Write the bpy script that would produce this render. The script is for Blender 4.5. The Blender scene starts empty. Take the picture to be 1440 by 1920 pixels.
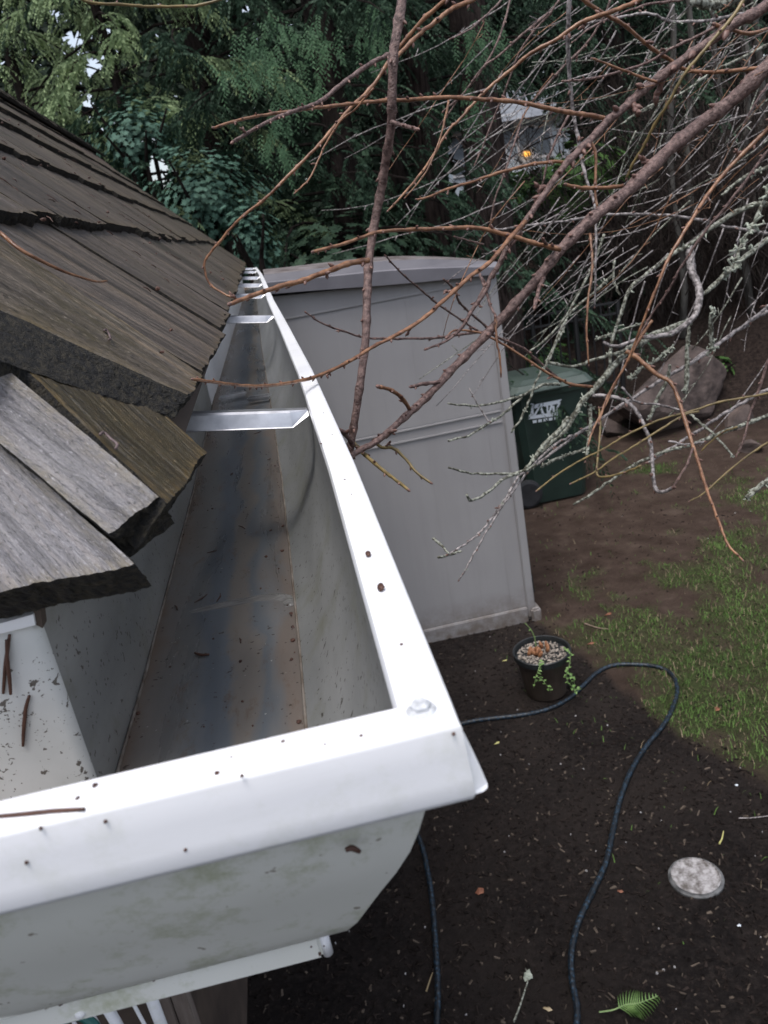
import bpy, bmesh, math, random
from mathutils import Vector, Matrix, noise
S = bpy.context.scene
COL = S.collection
rnd = random.Random(7)

# ------------------------------------------------------------------ camera
F_PX, CX, CY = 1500.0, 720.0, 960.0
roll = math.radians(12)
vY = Vector((483-CX, 465-CY, F_PX)).normalized()          # world +Y (along the side gutter) seen by the camera
g = Vector((math.sin(roll), math.cos(roll), 0))
vD = (g - vY*g.dot(vY)).normalized()                       # world down
vX = vD.cross(vY)
cam_x = Vector((vX.x, vY.x, -vD.x)); cam_y = Vector((vX.y, vY.y, -vD.y)); cam_z = Vector((vX.z, vY.z, -vD.z))
cd = bpy.data.cameras.new('camera'); cam = bpy.data.objects.new('camera', cd); COL.objects.link(cam)
R = Matrix((cam_x, -cam_y, -cam_z)).transposed()
cam.matrix_world = R.to_4x4()
cd.sensor_fit = 'VERTICAL'; cd.sensor_height = 24; cd.lens = F_PX/1920*24
cd.clip_start = .02; cd.clip_end = 500
cd.dof.use_dof = True; cd.dof.focus_distance = .66; cd.dof.aperture_fstop = 14
S.camera = cam

# ------------------------------------------------------------------ light
w = bpy.data.worlds.new('World'); S.world = w; w.use_nodes = True
nt = w.node_tree; bg = nt.nodes['Background']
sky = nt.nodes.new('ShaderNodeTexSky'); sky.sky_type = 'NISHITA'; sky.sun_disc = False
SUN_EL, SUN_AZ = math.radians(74), math.radians(215)
sky.sun_elevation = SUN_EL; sky.sun_rotation = SUN_AZ
sky.air_density = 1.0; sky.dust_density = 3.0
hs = nt.nodes.new('ShaderNodeHueSaturation'); hs.inputs['Saturation'].default_value = .55
nt.links.new(sky.outputs[0], hs.inputs['Color']); nt.links.new(hs.outputs[0], bg.inputs[0])
bg.inputs[1].default_value = .15
sd = bpy.data.lights.new('sun', 'SUN'); sd.energy = 1.3; sd.angle = math.radians(25); sd.color = (1, .98, .96)
so = bpy.data.objects.new('sun', sd); COL.objects.link(so)
sv = Vector((math.sin(SUN_AZ)*math.cos(SUN_EL), math.cos(SUN_AZ)*math.cos(SUN_EL), math.sin(SUN_EL)))
so.rotation_euler = sv.to_track_quat('Z', 'Y').to_euler()
S.view_settings.view_transform = 'Standard'; S.view_settings.look = 'None'; S.view_settings.gamma = 1
S.view_settings.exposure = .70

# ------------------------------------------------------------------ helpers
def ray(x, y):
    return (cam_x*(x-CX) + cam_y*(y-CY) + cam_z*F_PX)
def at(x, y, d):                    # point at distance d along the line of sight
    return ray(x, y).normalized()*d
def onz(x, y, z): r = ray(x, y); return r*(z/r.z)
def ony(x, y, Y): r = ray(x, y); return r*(Y/r.y)
def onpl(x, y, p0, n): r = ray(x, y); return r*(Vector(p0).dot(n)/r.dot(n))
def proj(P):
    P = Vector(P); c = Vector((P.dot(cam_x), P.dot(cam_y), P.dot(cam_z)))
    return (c.x/c.z*F_PX+CX, c.y/c.z*F_PX+CY) if c.z > .01 else (-9999, -9999)
def tag(o, label=None, cat=None, group=None, kind=None):
    for k, v in (('label', label), ('category', cat), ('group', group), ('kind', kind)):
        if v: o[k] = v
    return o
def empty(name, loc, *t, **k):
    o = bpy.data.objects.new(name, None); COL.objects.link(o); o.location = loc; o.empty_display_size = .1
    return tag(o, *t, **k)
def wloc(o):
    v = Vector((0, 0, 0))
    while o: v += o.location; o = o.parent
    return v
def mesh(name, V, Fc, mat, parent=None, smooth=False, loc=None, mats=None, attr=None, fidx=None):
    me = bpy.data.meshes.new(name)
    base = wloc(parent) if parent else Vector(loc or (0, 0, 0))
    me.from_pydata([tuple(Vector(v)-base) for v in V], [], Fc)
    for m in (mats or [mat]): me.materials.append(m)
    if fidx: me.polygons.foreach_set('material_index', fidx)
    if smooth: me.polygons.foreach_set('use_smooth', [True]*len(me.polygons))
    if attr:
        for an, (ty, data) in attr.items():
            a = me.attributes.new(an, ty, 'POINT')
            if ty == 'FLOAT': a.data.foreach_set('value', data)
            else: a.data.foreach_set('vector', [c for v in data for c in v])
    me.update()
    o = bpy.data.objects.new(name, me); COL.objects.link(o)
    if parent: o.parent = parent
    else: o.location = base
    return o
class MB:
    def __init__(s): s.V = []; s.F = []; s.U = []; s.W = []
    def add(s, V, Fc, U=None):
        n = len(s.V); s.V += [Vector(v) for v in V]; s.F += [tuple(i+n for i in f) for f in Fc]
        if U is not None: s.U += U
    def box(s, a, b, bev=0):
        (x0, y0, z0), (x1, y1, z1) = a, b
        if bev:
            bm = bmesh.new(); bmesh.ops.create_cube(bm, size=1)
            for v in bm.verts: v.co = Vector(((x0+x1)/2+v.co.x*(x1-x0), (y0+y1)/2+v.co.y*(y1-y0), (z0+z1)/2+v.co.z*(z1-z0)))
            bmesh.ops.bevel(bm, geom=bm.edges[:], offset=bev, segments=2, affect='EDGES')
            bm.verts.index_update(); s.add([v.co.copy() for v in bm.verts], [[v.index for v in f.verts] for f in bm.faces]); bm.free(); return
        s.add([(x0,y0,z0),(x1,y0,z0),(x1,y1,z0),(x0,y1,z0),(x0,y0,z1),(x1,y0,z1),(x1,y1,z1),(x0,y1,z1)],
              [(0,3,2,1),(4,5,6,7),(0,1,5,4),(1,2,6,5),(2,3,7,6),(3,0,4,7)])
    def tube(s, P, Rr, n=6, cap=True):
        P = [Vector(p) for p in P]; k = len(P)
        if k < 2: return
        if not hasattr(Rr, '__len__'): Rr = [Rr]*k
        up = None; b = len(s.V)
        for i in range(k):
            t = (P[min(i+1, k-1)]-P[max(i-1, 0)])
            if t.length < 1e-9: t = Vector((0, 0, 1))
            t.normalize()
            if up is None: up = t.orthogonal().normalized()
            up = (up - t*up.dot(t))
            if up.length < 1e-6: up = t.orthogonal()
            up.normalize(); q = t.cross(up)
            for j in range(n):
                a = 2*math.pi*j/n; s.V.append(P[i]+(up*math.cos(a)+q*math.sin(a))*Rr[i])
        for i in range(k-1):
            for j in range(n):
                s.F.append((b+i*n+j, b+i*n+(j+1) % n, b+(i+1)*n+(j+1) % n, b+(i+1)*n+j))
        if cap: s.F.append(tuple(b+j for j in range(n))[::-1]); s.F.append(tuple(b+(k-1)*n+j for j in range(n)))
    def lathe(s, c, prof, n=32, squash=None):
        c = Vector(c); b = len(s.V); k = len(prof)
        for r, z in prof:
            for j in range(n):
                a = 2*math.pi*j/n; s.V.append(c+Vector((r*math.cos(a), r*math.sin(a), z)))
        for i in range(k-1):
            for j in range(n): s.F.append((b+i*n+j, b+i*n+(j+1) % n, b+(i+1)*n+(j+1) % n, b+(i+1)*n+j))
        s.F.append(tuple(b+j for j in range(n))[::-1]); s.F.append(tuple(b+(k-1)*n+j for j in range(n)))
    def blob(s, c, rx, ry, rz, amp=.25, fr=2.0, sub=2, seed=0, rot=0):
        bm = bmesh.new(); bmesh.ops.create_icosphere(bm, subdivisions=sub, radius=1)
        for v in bm.verts:
            d = 1+amp*noise.noise(v.co*fr+Vector((seed*3.1, seed, 7)))*2
            p = Vector((v.co.x*rx*d, v.co.y*ry*d, v.co.z*rz*d)); p.rotate(Matrix.Rotation(rot, 3, 'Z'))
            v.co = p+Vector(c)
        bm.verts.index_update(); s.add([v.co.copy() for v in bm.verts], [[v.index for v in f.verts] for f in bm.faces]); bm.free()
    def out(s, name, mat, parent=None, **k):
        return mesh(name, s.V, s.F, mat, parent, **k)
def smooth_path(P, n=6):
    P = [Vector(p) for p in P]; out = []
    for i in range(len(P)-1):
        p0 = P[max(i-1, 0)]; p1 = P[i]; p2 = P[i+1]; p3 = P[min(i+2, len(P)-1)]
        for j in range(n):
            t = j/n
            out.append(.5*((2*p1)+(p2-p0)*t+(2*p0-5*p1+4*p2-p3)*t*t+(3*p1-p0-3*p2+p3)*t*t*t))
    out.append(P[-1]); return out

# ------------------------------------------------------------------ materials
def base_mat(name):
    m = bpy.data.materials.new(name); m.use_nodes = True
    return m, m.node_tree, m.node_tree.nodes['Principled BSDF']
class N:                                     # tiny node-graph helper
    def __init__(s, nt, b): s.nt = nt; s.b = b
    def n(s, t, **k):
        x = s.nt.nodes.new(t)
        for a, v in k.items(): setattr(x, a, v)
        return x
    def l(s, a, b): s.nt.links.new(a, b)
    def coord(s, kind='Object', scale=(1, 1, 1), attr=None):
        if attr: c = s.n('ShaderNodeAttribute'); c.attribute_name = attr; o = c.outputs['Vector']
        else: c = s.n('ShaderNodeTexCoord'); o = c.outputs[kind]
        mp = s.n('ShaderNodeMapping'); mp.inputs['Scale'].default_value = scale; s.l(o, mp.inputs[0]); return mp.outputs[0]
    def noise(s, co, scale, detail=4, rough=.55, dist=0):
        x = s.n('ShaderNodeTexNoise'); s.l(co, x.inputs['Vector']); x.inputs['Scale'].default_value = scale
        x.inputs['Detail'].default_value = detail; x.inputs['Roughness'].default_value = rough; x.inputs['Distortion'].default_value = dist
        return x.outputs['Fac']
    def ramp(s, f, stops):
        x = s.n('ShaderNodeValToRGB'); s.l(f, x.inputs[0]); e = x.color_ramp.elements
        while len(e) < len(stops): e.new(.5)
        for el, (p, c) in zip(e, stops):
            el.position = p; el.color = (c, c, c, 1) if not hasattr(c, '__len__') else (*c, 1)
        return x.outputs[0]
    def mix(s, f, a, b, mode='MIX'):
        x = s.n('ShaderNodeMix', data_type='RGBA', blend_type=mode)
        for i, v in ((0, f), (6, a), (7, b)):
            if hasattr(v, 'links'): s.l(v, x.inputs[i])
            elif hasattr(v, '__len__'): x.inputs[i].default_value = (*v, 1)
            else: x.inputs[i].default_value = v if i == 0 else (v, v, v, 1)
        return x.outputs[2]
    def bump(s, h, strength=.3, dist=.01, prev=None):
        x = s.n('ShaderNodeBump'); s.l(h, x.inputs['Height']); x.inputs['Strength'].default_value = strength; x.inputs['Distance'].default_value = dist
        if prev: s.l(prev, x.inputs['Normal'])
        s.l(x.outputs[0], s.b.inputs['Normal']); return x.outputs[0]
    def set(s, **k):
        for a, v in k.items():
            i = s.b.inputs[a.replace('_', ' ')]
            if hasattr(v, 'links'): s.l(v, i)
            elif hasattr(v, '__len__'): i.default_value = (*v, 1)
            else: i.default_value = v
def simple(name, c1, c2, scale=8, rough=.6, bump=.15, bd=.005, sc=(1, 1, 1), spec=.5, metal=0, attr=None, lo=.35, hi=.65):
    m, nt, b = base_mat(name); g = N(nt, b); co = g.coord(scale=sc, attr=attr)
    f = g.noise(co, scale, 5)
    g.set(Base_Color=g.ramp(f, [(lo, c1), (hi, c2)]), Roughness=rough, Specular_IOR_Level=spec, Metallic=metal)
    if bump: g.bump(g.noise(co, scale*3, 5), bump, bd)
    return m

def mat_white():
    m, nt, b = base_mat('white_painted_aluminium'); g = N(nt, b); co = g.coord()
    c = g.ramp(g.noise(co, 6, 3), [(.3, (.80, .80, .83)), (.7, (.86, .86, .88))])
    al = g.ramp(g.noise(co, 22, 8, .75), [(.52, 0), (.75, .40)])
    c = g.mix(al, c, (.50, .52, .40))
    st = g.ramp(g.noise(g.coord(scale=(8, 8, 60)), 1, 6, .7), [(.5, 0), (.75, .28)]); c = g.mix(st, c, (.60, .60, .58))
    g.set(Base_Color=c, Roughness=.32, Specular_IOR_Level=.5); g.bump(g.noise(co, 30, 3), .04, .002); return m
def mat_face():
    m, nt, b = base_mat('dirty_white_gutter_face'); g = N(nt, b); co = g.coord()
    c = g.ramp(g.noise(co, 9, 4), [(.3, (.68, .68, .63)), (.7, (.78, .78, .74))])
    sep = g.n('ShaderNodeSeparateXYZ'); g.l(co, sep.inputs[0]); mr = g.n('ShaderNodeMapRange'); g.l(sep.outputs[2], mr.inputs[0])
    mr.inputs[1].default_value = .045; mr.inputs[2].default_value = .095; mr.inputs[3].default_value = .0; mr.inputs[4].default_value = .09      # algae settles under the lip
    ad = g.n('ShaderNodeMath', operation='ADD'); g.l(g.noise(co, 26, 9, .74), ad.inputs[0]); g.l(mr.outputs[0], ad.inputs[1])
    al = g.ramp(ad.outputs[0], [(.51, 0), (.68, .8)])
    c = g.mix(al, c, (.33, .36, .19))
    sp = g.ramp(g.noise(co, 170, 2, .5), [(.72, 0), (.75, .75)])
    c = g.mix(sp, c, (.16, .12, .08))
    g.set(Base_Color=c, Roughness=.42); g.bump(g.noise(co, 14, 3), .06, .004); return m
def mat_floor():
    m, nt, b = base_mat('stained_gutter_floor'); g = N(nt, b)
    co = g.coord(scale=(26, 2.6, 26)); f = g.noise(co, 1.0, 6, .6, .6)
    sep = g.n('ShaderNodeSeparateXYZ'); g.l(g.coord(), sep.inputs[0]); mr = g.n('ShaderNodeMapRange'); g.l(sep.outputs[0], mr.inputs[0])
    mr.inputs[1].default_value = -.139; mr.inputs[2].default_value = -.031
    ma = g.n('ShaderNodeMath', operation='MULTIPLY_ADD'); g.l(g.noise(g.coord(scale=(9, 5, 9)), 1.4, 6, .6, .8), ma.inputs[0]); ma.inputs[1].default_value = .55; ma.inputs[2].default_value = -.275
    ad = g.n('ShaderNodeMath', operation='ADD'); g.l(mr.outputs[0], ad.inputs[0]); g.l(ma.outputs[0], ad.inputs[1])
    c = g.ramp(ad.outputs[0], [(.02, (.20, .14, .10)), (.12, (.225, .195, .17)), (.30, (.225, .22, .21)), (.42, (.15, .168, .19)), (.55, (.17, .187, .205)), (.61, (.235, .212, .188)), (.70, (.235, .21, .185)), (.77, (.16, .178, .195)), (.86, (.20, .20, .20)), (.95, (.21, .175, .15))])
    c = g.mix(g.ramp(f, [(.35, .45), (.6, 0)]), c, (.085, .09, .095))
    co2 = g.coord()
    ru = g.ramp(g.noise(g.coord(scale=(70, 24, 70)), 1.2, 8, .78), [(.56, 0), (.72, .8)])
    c = g.mix(ru, c, (.15, .085, .045))
    sp = g.ramp(g.noise(co2, 190, 2), [(.69, 0), (.72, .9)]); c = g.mix(sp, c, (.05, .035, .025))
    lt = g.ramp(g.noise(co2, 240, 2), [(.75, 0), (.77, .8)]); c = g.mix(lt, c, (.6, .6, .55))
    g.set(Base_Color=c, Roughness=g.ramp(f, [(.3, .20), (.7, .42)]), Metallic=.25); g.bump(g.noise(co2, 12, 4), .08, .004); return m
def mat_inner():
    m, nt, b = base_mat('grimy_gutter_wall'); g = N(nt, b); co = g.coord(scale=(10, 3, 10)); f = g.noise(co, 1.5, 6, .62)
    c = g.ramp(f, [(.3, (.20, .205, .20)), (.7, (.34, .345, .34))])
    al = g.ramp(g.noise(g.coord(), 18, 7, .7), [(.52, 0), (.72, .6)]); c = g.mix(al, c, (.17, .17, .10))
    sp = g.ramp(g.noise(g.coord(), 230, 2), [(.655, 0), (.675, .9)]); c = g.mix(sp, c, (.05, .04, .03))
    g.set(Base_Color=c, Roughness=.34, Metallic=.3); g.bump(g.noise(g.coord(), 9, 3), .06, .004); return m
def mat_shake(name, dark, mid, light, moss, mossamt):
    m, nt, b = base_mat(name); g = N(nt, b)
    fine = g.noise(g.coord(attr='uvw', scale=(230, 9, 230)), 1, 7, .7, .25)
    strk = g.noise(g.coord(attr='uvw', scale=(48, 1.8, 48)), 1, 6, .65, .4)
    broad = g.noise(g.coord(attr='uvw', scale=(13, 3, 13)), 1, 4, .6)
    pit = g.noise(g.coord(attr='uvw', scale=(760, 260, 760)), 1, 4, .65, .5)
    c = g.ramp(fine, [(.32, dark), (.5, mid), (.70, light)])
    c = g.mix(g.ramp(strk, [(.38, .9), (.50, 0)]), c, [x*.75 for x in dark])
    c = g.mix(g.ramp(strk, [(.54, 0), (.66, .65)]), c, [light[0]*1.05, light[1]*.93, light[2]*.80])
    c = g.mix(g.ramp(broad, [(.38, .0), (.66, .5)]), c, dark)
    mo = g.ramp(g.noise(g.coord(attr='uvw', scale=(26, 20, 26)), 1, 9, .8), [(1-mossamt-.10, 0), (1-mossamt+.06, .75)])
    c = g.mix(mo, c, moss)
    tone = g.ramp(g.noise(g.coord(attr='uvw', scale=(.55, .2, .55)), 1, 1), [(.36, .62), (.5, 1.0), (.64, 1.25)])
    c = g.mix(1.0, c, tone, 'MULTIPLY')
    wa = g.n('ShaderNodeAttribute'); wa.attribute_name = 'wear'; wm = g.n('ShaderNodeMath', operation='MULTIPLY'); g.l(wa.outputs['Fac'], wm.inputs[0])
    g.l(g.ramp(g.noise(g.coord(attr='uvw', scale=(160, 60, 160)), 1, 5, .7), [(.42, .0), (.60, .75)]), wm.inputs[1])
    c = g.mix(wm.outputs[0], c, [light[0]*.5+.025, light[1]*.46+.012, light[2]*.30])
    c = g.mix(g.ramp(pit, [(.55, 0), (.64, .8)]), c, [x*.30 for x in dark])
    c = g.mix(g.ramp(pit, [(.33, .6), (.40, 0)]), c, [min(1, x*1.5) for x in light])
    g.set(Base_Color=c, Roughness=g.ramp(broad, [(.3, .26), (.7, .5)]))
    p = g.bump(fine, .6, .0016); p = g.bump(strk, .35, .004, p); g.bump(pit, .6, .0010, p); return m
M = dict(
    white=mat_white(), face=mat_face(), floor=mat_floor(), inner=mat_inner(),
    brown=mat_shake('weathered_brown_cedar', (.046, .036, .030), (.100, .081, .069), (.185, .157, .137), (.055, .045, .032), .34),
    brownm=mat_shake('speckled_brown_cedar', (.040, .031, .024), (.095, .078, .062), (.22, .185, .148), (.055, .044, .022), .44),
    wet=mat_shake('wet_mossy_cedar', (.022, .016, .009), (.062, .046, .022), (.17, .125, .06), (.050, .038, .013), .46),
    grey=mat_shake('silver_grey_cedar', (.040, .037, .042), (.100, .095, .105), (.21, .202, .215), (.10, .084, .062), .34),
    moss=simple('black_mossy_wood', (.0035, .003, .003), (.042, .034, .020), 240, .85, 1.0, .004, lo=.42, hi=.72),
    alu=simple('bare_aluminium', (.42, .42, .44), (.66, .66, .68), 40, .36, .05, .002, metal=.85),
    siding=simple('dark_brown_siding', (.05, .035, .028), (.09, .065, .05), 6, .7),
    post=simple('weathered_brown_post', (.13, .10, .085), (.22, .18, .155), 5, .7, .3, .004, sc=(8, 8, 1)),
    plastic=None,
)
M['shedroof2'] = simple('worn_white_rivet', (.42, .43, .45), (.60, .61, .63), 400, .35, .1, .001)
def mat_shed():
    m, nt, b = base_mat('grey_resin_panel'); g = N(nt, b); co = g.coord()
    c = g.ramp(g.noise(co, 1.4, 4), [(.3, (.31, .298, .302)), (.7, (.35, .336, .338))])
    st = g.ramp(g.noise(g.coord(scale=(9, 9, .7)), 1, 5, .6), [(.45, 0), (.75, .25)]); c = g.mix(st, c, (.22, .205, .20))
    # splashed soil close to the ground
    sep = g.n('ShaderNodeSeparateXYZ'); g.l(co, sep.inputs[0])
    mr = g.n('ShaderNodeMapRange'); g.l(sep.outputs[2], mr.inputs[0]); mr.inputs[1].default_value = .26; mr.inputs[2].default_value = .02
    mu = g.n('ShaderNodeMath', operation='MULTIPLY'); g.l(mr.outputs[0], mu.inputs[0]); g.l(g.ramp(g.noise(co, 14, 6, .7), [(.35, .1), (.6, 1)]), mu.inputs[1])
    c = g.mix(mu.outputs[0], c, (.17, .14, .12))
    g.set(Base_Color=c, Roughness=.5); g.bump(g.noise(co, 160, 3), .12, .002); return m
M['shed'] = mat_shed()
M['shedroof'] = simple('grey_shed_roof', (.115, .11, .125), (.17, .163, .18), 3, .5, .1)
M['shedtop'] = simple('littered_shed_roof', (.06, .045, .04), (.20, .18, .18), 9, .8, .4, .01)
M['dark'] = simple('black_metal', (.010, .010, .011), (.02, .02, .022), 9, .5, .05)
M['bin'] = simple('dark_green_plastic', (.010, .022, .018), (.017, .034, .027), 5, .42, .06)
M['binlid'] = simple('faded_green_lid', (.040, .058, .050), (.060, .082, .070), 5, .45, .06)
M['rubber'] = simple('black_rubber', (.012, .012, .014), (.022, .022, .026), 20, .6, .1)
M['decal'] = simple('white_decal', (.62, .66, .72), (.72, .76, .80), 5, .5, 0)
M['pot'] = simple('brown_black_pot', (.030, .022, .017), (.060, .045, .036), 7, .42, .06)
M['potrim'] = simple('black_pot_rim', (.012, .014, .015), (.025, .028, .03), 7, .4, .06)
M['gravel'] = simple('pale_gravel', (.07, .055, .045), (.38, .33, .28), 60, .8, .3, lo=.3, hi=.6)
M['bulb'] = simple('rusty_brown_bulbs', (.16, .06, .025), (.36, .17, .08), 40, .6, .3)
M['stem'] = simple('fresh_green_stem', (.13, .20, .07), (.24, .33, .13), 30, .5, .1)
M['leaf'] = simple('fresh_green_leaf', (.10, .19, .05), (.20, .32, .10), 30, .5, .1)
M['stone'] = simple('pinkish_grey_boulder', (.045, .032, .028), (.135, .10, .088), 5, .85, .6, .03)
M['capm'] = simple('mottled_concrete_cap', (.10, .085, .075), (.42, .40, .40), 45, .7, .4, .003)
M['capr'] = simple('dull_grey_ring', (.04, .04, .04), (.16, .16, .16), 30, .5, .1)
M['barkb'] = simple('red_brown_bark', (.050, .022, .018), (.24, .155, .135), 150, .36, .9, .003, sc=(1, 1, 1))
M['barko'] = simple('orange_brown_bark', (.12, .050, .025), (.34, .175, .095), 70, .32, .5, .002)
M['barky'] = simple('olive_yellow_bark', (.12, .088, .035), (.25, .18, .07), 50, .45, .3, .001)
M['barkg'] = simple('grey_twig_bark', (.075, .062, .060), (.40, .36, .35), 120, .55, .4, .001, lo=.40, hi=.62)
M['barkl'] = simple('lichen_covered_bark', (.055, .052, .036), (.36, .37, .31), 130, .85, .6, .002, lo=.42, hi=.62)
M['lichen'] = simple('pale_green_lichen', (.26, .285, .225), (.47, .50, .42), 60, .9, .5, .002)
M['bud'] = simple('brown_bud', (.10, .048, .038), (.22, .125, .10), 90, .5, .3, .001)
M['trunk'] = simple('dark_conifer_bark', (.010, .008, .0075), (.034, .026, .023), 7, .9, .9, .03, sc=(3, 3, .5), spec=.1)
M['needle'] = simple('brown_needle', (.035, .013, .009), (.085, .036, .022), 60, .6, .2)
M['dead'] = simple('red_brown_leaf', (.16, .055, .03), (.27, .11, .06), 40, .7, .2)
M['yleaf'] = simple('yellow_leaf', (.45, .42, .14), (.60, .55, .24), 40, .6, .2)
M['trunk2'] = simple('near_conifer_bark', (.016, .012, .011), (.075, .056, .050), 9, .9, .9, .03, sc=(3, 3, .5), spec=.1)
M['brush'] = simple('brown_brush_stem', (.020, .015, .013), (.075, .060, .054), 8, .9, .2, spec=.1)
def leafm(name, c1, c2, c3, sc=2.2, tr=.12):
    m, nt, b = base_mat(name); g = N(nt, b)
    f = g.noise(g.coord(), sc, 4, .7)
    f2 = g.noise(g.coord(), 40, 2)
    c = g.ramp(f, [(.33, c1), (.5, c2), (.68, c3)]); c = g.mix(g.ramp(f2, [(.4, 0), (.65, .5)]), c, [x*1.7 for x in c2])
    g.set(Base_Color=c, Roughness=.6, Specular_IOR_Level=.12)
    return m
M['cedar'] = leafm('cedar_foliage', (.020, .037, .024), (.034, .060, .038), (.058, .098, .056))
M['cedarl'] = leafm('light_cedar_foliage', (.13, .18, .095), (.22, .29, .15), (.36, .45, .24))
M['laurel'] = leafm('blue_green_laurel', (.022, .050, .036), (.050, .098, .072), (.095, .165, .13), 5)
M['fern'] = leafm('bright_undergrowth', (.03, .065, .02), (.055, .11, .032), (.10, .19, .05), 3)
M['woods'] = leafm('dark_woods', (.010, .017, .012), (.018, .030, .020), (.032, .050, .031), .6)

# ================================================================== RAIN GUTTER
XO, YO, ZL, ZF, DT = .029, .1975, -.140, -.257, .168       # outer lip, lip height, floor height, total depth
def bow(Y):
    pts = [(.2, 0), (.5, .0032), (.92, .0030), (1.5, -.004), (2.3, -.0155), (3.5, -.024), (4.8, -.036), (7.0, -.074)]
    if Y <= .2: return 0
    for (a, va), (b, vb) in zip(pts, pts[1:]):
        if Y <= b: t = (Y-a)/(b-a); return va+(vb-va)*t
    return pts[-1][1]
YEND = 6.8
ys = [.2+.02*i for i in range(1, 40)]+[1.0+.1*i for i in range(0, 59)]
ys = [y for y in ys if y <= YEND]
xs = [-.9, -.7, -.5, -.4]+[-.34+.02*i for i in range(0, 18)]
gut = empty('rain_gutter', (0, .2, -.26), 'white aluminium rain gutter with mitred corner running along the edge of the shake roof', 'gutter')
def sweep(name, prof, mat, smooth=True, thick=None):
    """profile of (t inward, z) swept along the front run, round the mitre and down the side run"""
    V = []; k = len(prof)
    st = [('x', x) for x in xs if x < -.16]+[('f', q/8) for q in range(0, 9)]+[('s', y) for y in ys if y > YO+DT+.01]
    # between the last straight station and the mitre the stations fan toward the corner
    for kind, v in st:
        for t, z in prof:
            if kind == 'x': V.append((v, YO+t, z))
            elif kind == 'f':                                   # 0..1 : -.16 on the front run -> corner
                xc = XO-t; V.append((-.16+(xc+.16)*v, YO+t, z))
            else: V.append((XO-t+bow(v), v, z))
    n0 = len([1 for s_ in st if s_[0] != 's'])
    # extra ring exactly on the mitre already exists (v==1); add rings from the mitre to the first side station
    ring = []
    first = [s_ for s_ in st if s_[0] == 's'][0][1]
    A = V[:n0*k]; B = V[n0*k:]
    mid = []
    for q in range(1, 9):
        for i, (t, z) in enumerate(prof):
            y0 = YO+t; y = y0+(first-y0)*q/9; mid.append((XO-t+bow(y), y, z))
    V = A+mid+B; nr = len(V)//k; Fc = []
    for i in range(nr-1):
        for j in range(k-1): Fc.append((i*k+j, (i+1)*k+j, (i+1)*k+j+1, i*k+j+1))
    o = mesh(name, V, Fc, mat, gut, smooth=smooth)
    if smooth: o.data.set_sharp_from_angle(angle=math.radians(38))
    if thick:
        md = o.modifiers.new('s', 'SOLIDIFY'); md.thickness = thick; md.offset = 0
    return o
lip = [(.0165, -.1475), (.0172, -.1425), (.0160, -.1400), (.0135, -.1393), (.0070, -.1391), (.0024, -.1391), (.0010, -.1393), (.0003, -.1399), (0, -.1409), (-.0002, -.150), (-.0006, -.158), (-.0008, -.1640), (0, -.1660), (.002, -.1672), (.0060, -.1672)]
sweep('lip', lip, M['white'], thick=.0008)
face = [(.0062, -.1666), (.0115, -.1690), (.0135, -.1760), (.0172, -.1880), (.0212, -.1990), (.0272, -.2120), (.0340, -.2250), (.0405, -.2380), (.0455, -.2480), (.0505, -.2560), (.0570, -.2600), (.0700, -.2606)]
sweep('front_face', face, M['face'], thick=.0008)
inn = [(.0170, -.1476), (.0176, -.165), (.0195, -.183), (.0235, -.1985), (.0285, -.211), (.0345, -.2235), (.0410, -.236), (.0480, -.2465), (.0560, -.2535), (.0605, -.2568)]
sweep('inner_wall', inn, M['inner'])
sweep('trough_floor', [(.0600, -.2566), (.0625, -.2572), (.09, -.2571), (.115, -.2572), (.14, -.2571), (.1655, -.2572), (.1675, -.2562)], M['floor'])
# back wall: white on the front run, grimy on the side run, rolled edge at the inside corner
XB, YB, rr = XO-DT, YO+DT, .006
def backwall(name, mat, side):
    V = []; Fc = []
    if side: pl = [(XB, YB+rr)]+[(XB+bow(y), y) for y in [YB+.02+.03*i for i in range(20)]+[1+.1*i for i in range(58)]]
    else:
        pl = [(x, YB) for x in (-.9, -.6, -.4, -.3, -.24, -.19, -.16, XB-rr-.004)]
        pl += [(XB-rr+rr*math.sin(a)*1.0, YB+rr-rr*math.cos(a)) for a in [math.pi/2*i/6 for i in range(7)]]
    zz = [-.2573, -.22, -.19, -.165, -.150] + ([-.135, -.116] if side else [-.149])
    for x, y in pl:
        for z in zz: V.append((x, y, z))
    k = len(zz)
    for i in range(len(pl)-1):
        for j in range(k-1): Fc.append((i*k+j, (i+1)*k+j, (i+1)*k+j+1, i*k+j+1))
    return mesh(name, V, Fc, mat, gut, smooth=True)
backwall('back_wall', M['inner'], True)
def mat_spat():
    m, nt, b = base_mat('spattered_white_back'); g = N(nt, b); co = g.coord()
    c = g.ramp(g.noise(co, 12, 4), [(.3, (.52, .53, .51)), (.7, (.72, .73, .72))])
    mk = g.n('ShaderNodeMath', operation='MULTIPLY_ADD'); g.l(g.noise(co, 28, 3), mk.inputs[0]); mk.inputs[1].default_value = .35; mk.inputs[2].default_value = -.175
    for sc_, th_ in ((170, .63), (420, .65)):
        ad = g.n('ShaderNodeMath', operation='ADD'); g.l(g.noise(co, sc_, 3, .6, .4), ad.inputs[0]); g.l(mk.outputs[0], ad.inputs[1])
        c = g.mix(g.ramp(ad.outputs[0], [(th_, 0), (th_+.03, .9)]), c, (.07, .055, .042))
    st = g.ramp(g.noise(co, 30, 6, .7), [(.6, 0), (.75, .5)]); c = g.mix(st, c, (.30, .27, .20))
    g.set(Base_Color=c, Roughness=.35); g.bump(g.noise(co, 20, 3), .1, .004); return m
M['spat'] = mat_spat()
backwall('back_wall', M['spat'], False)
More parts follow.
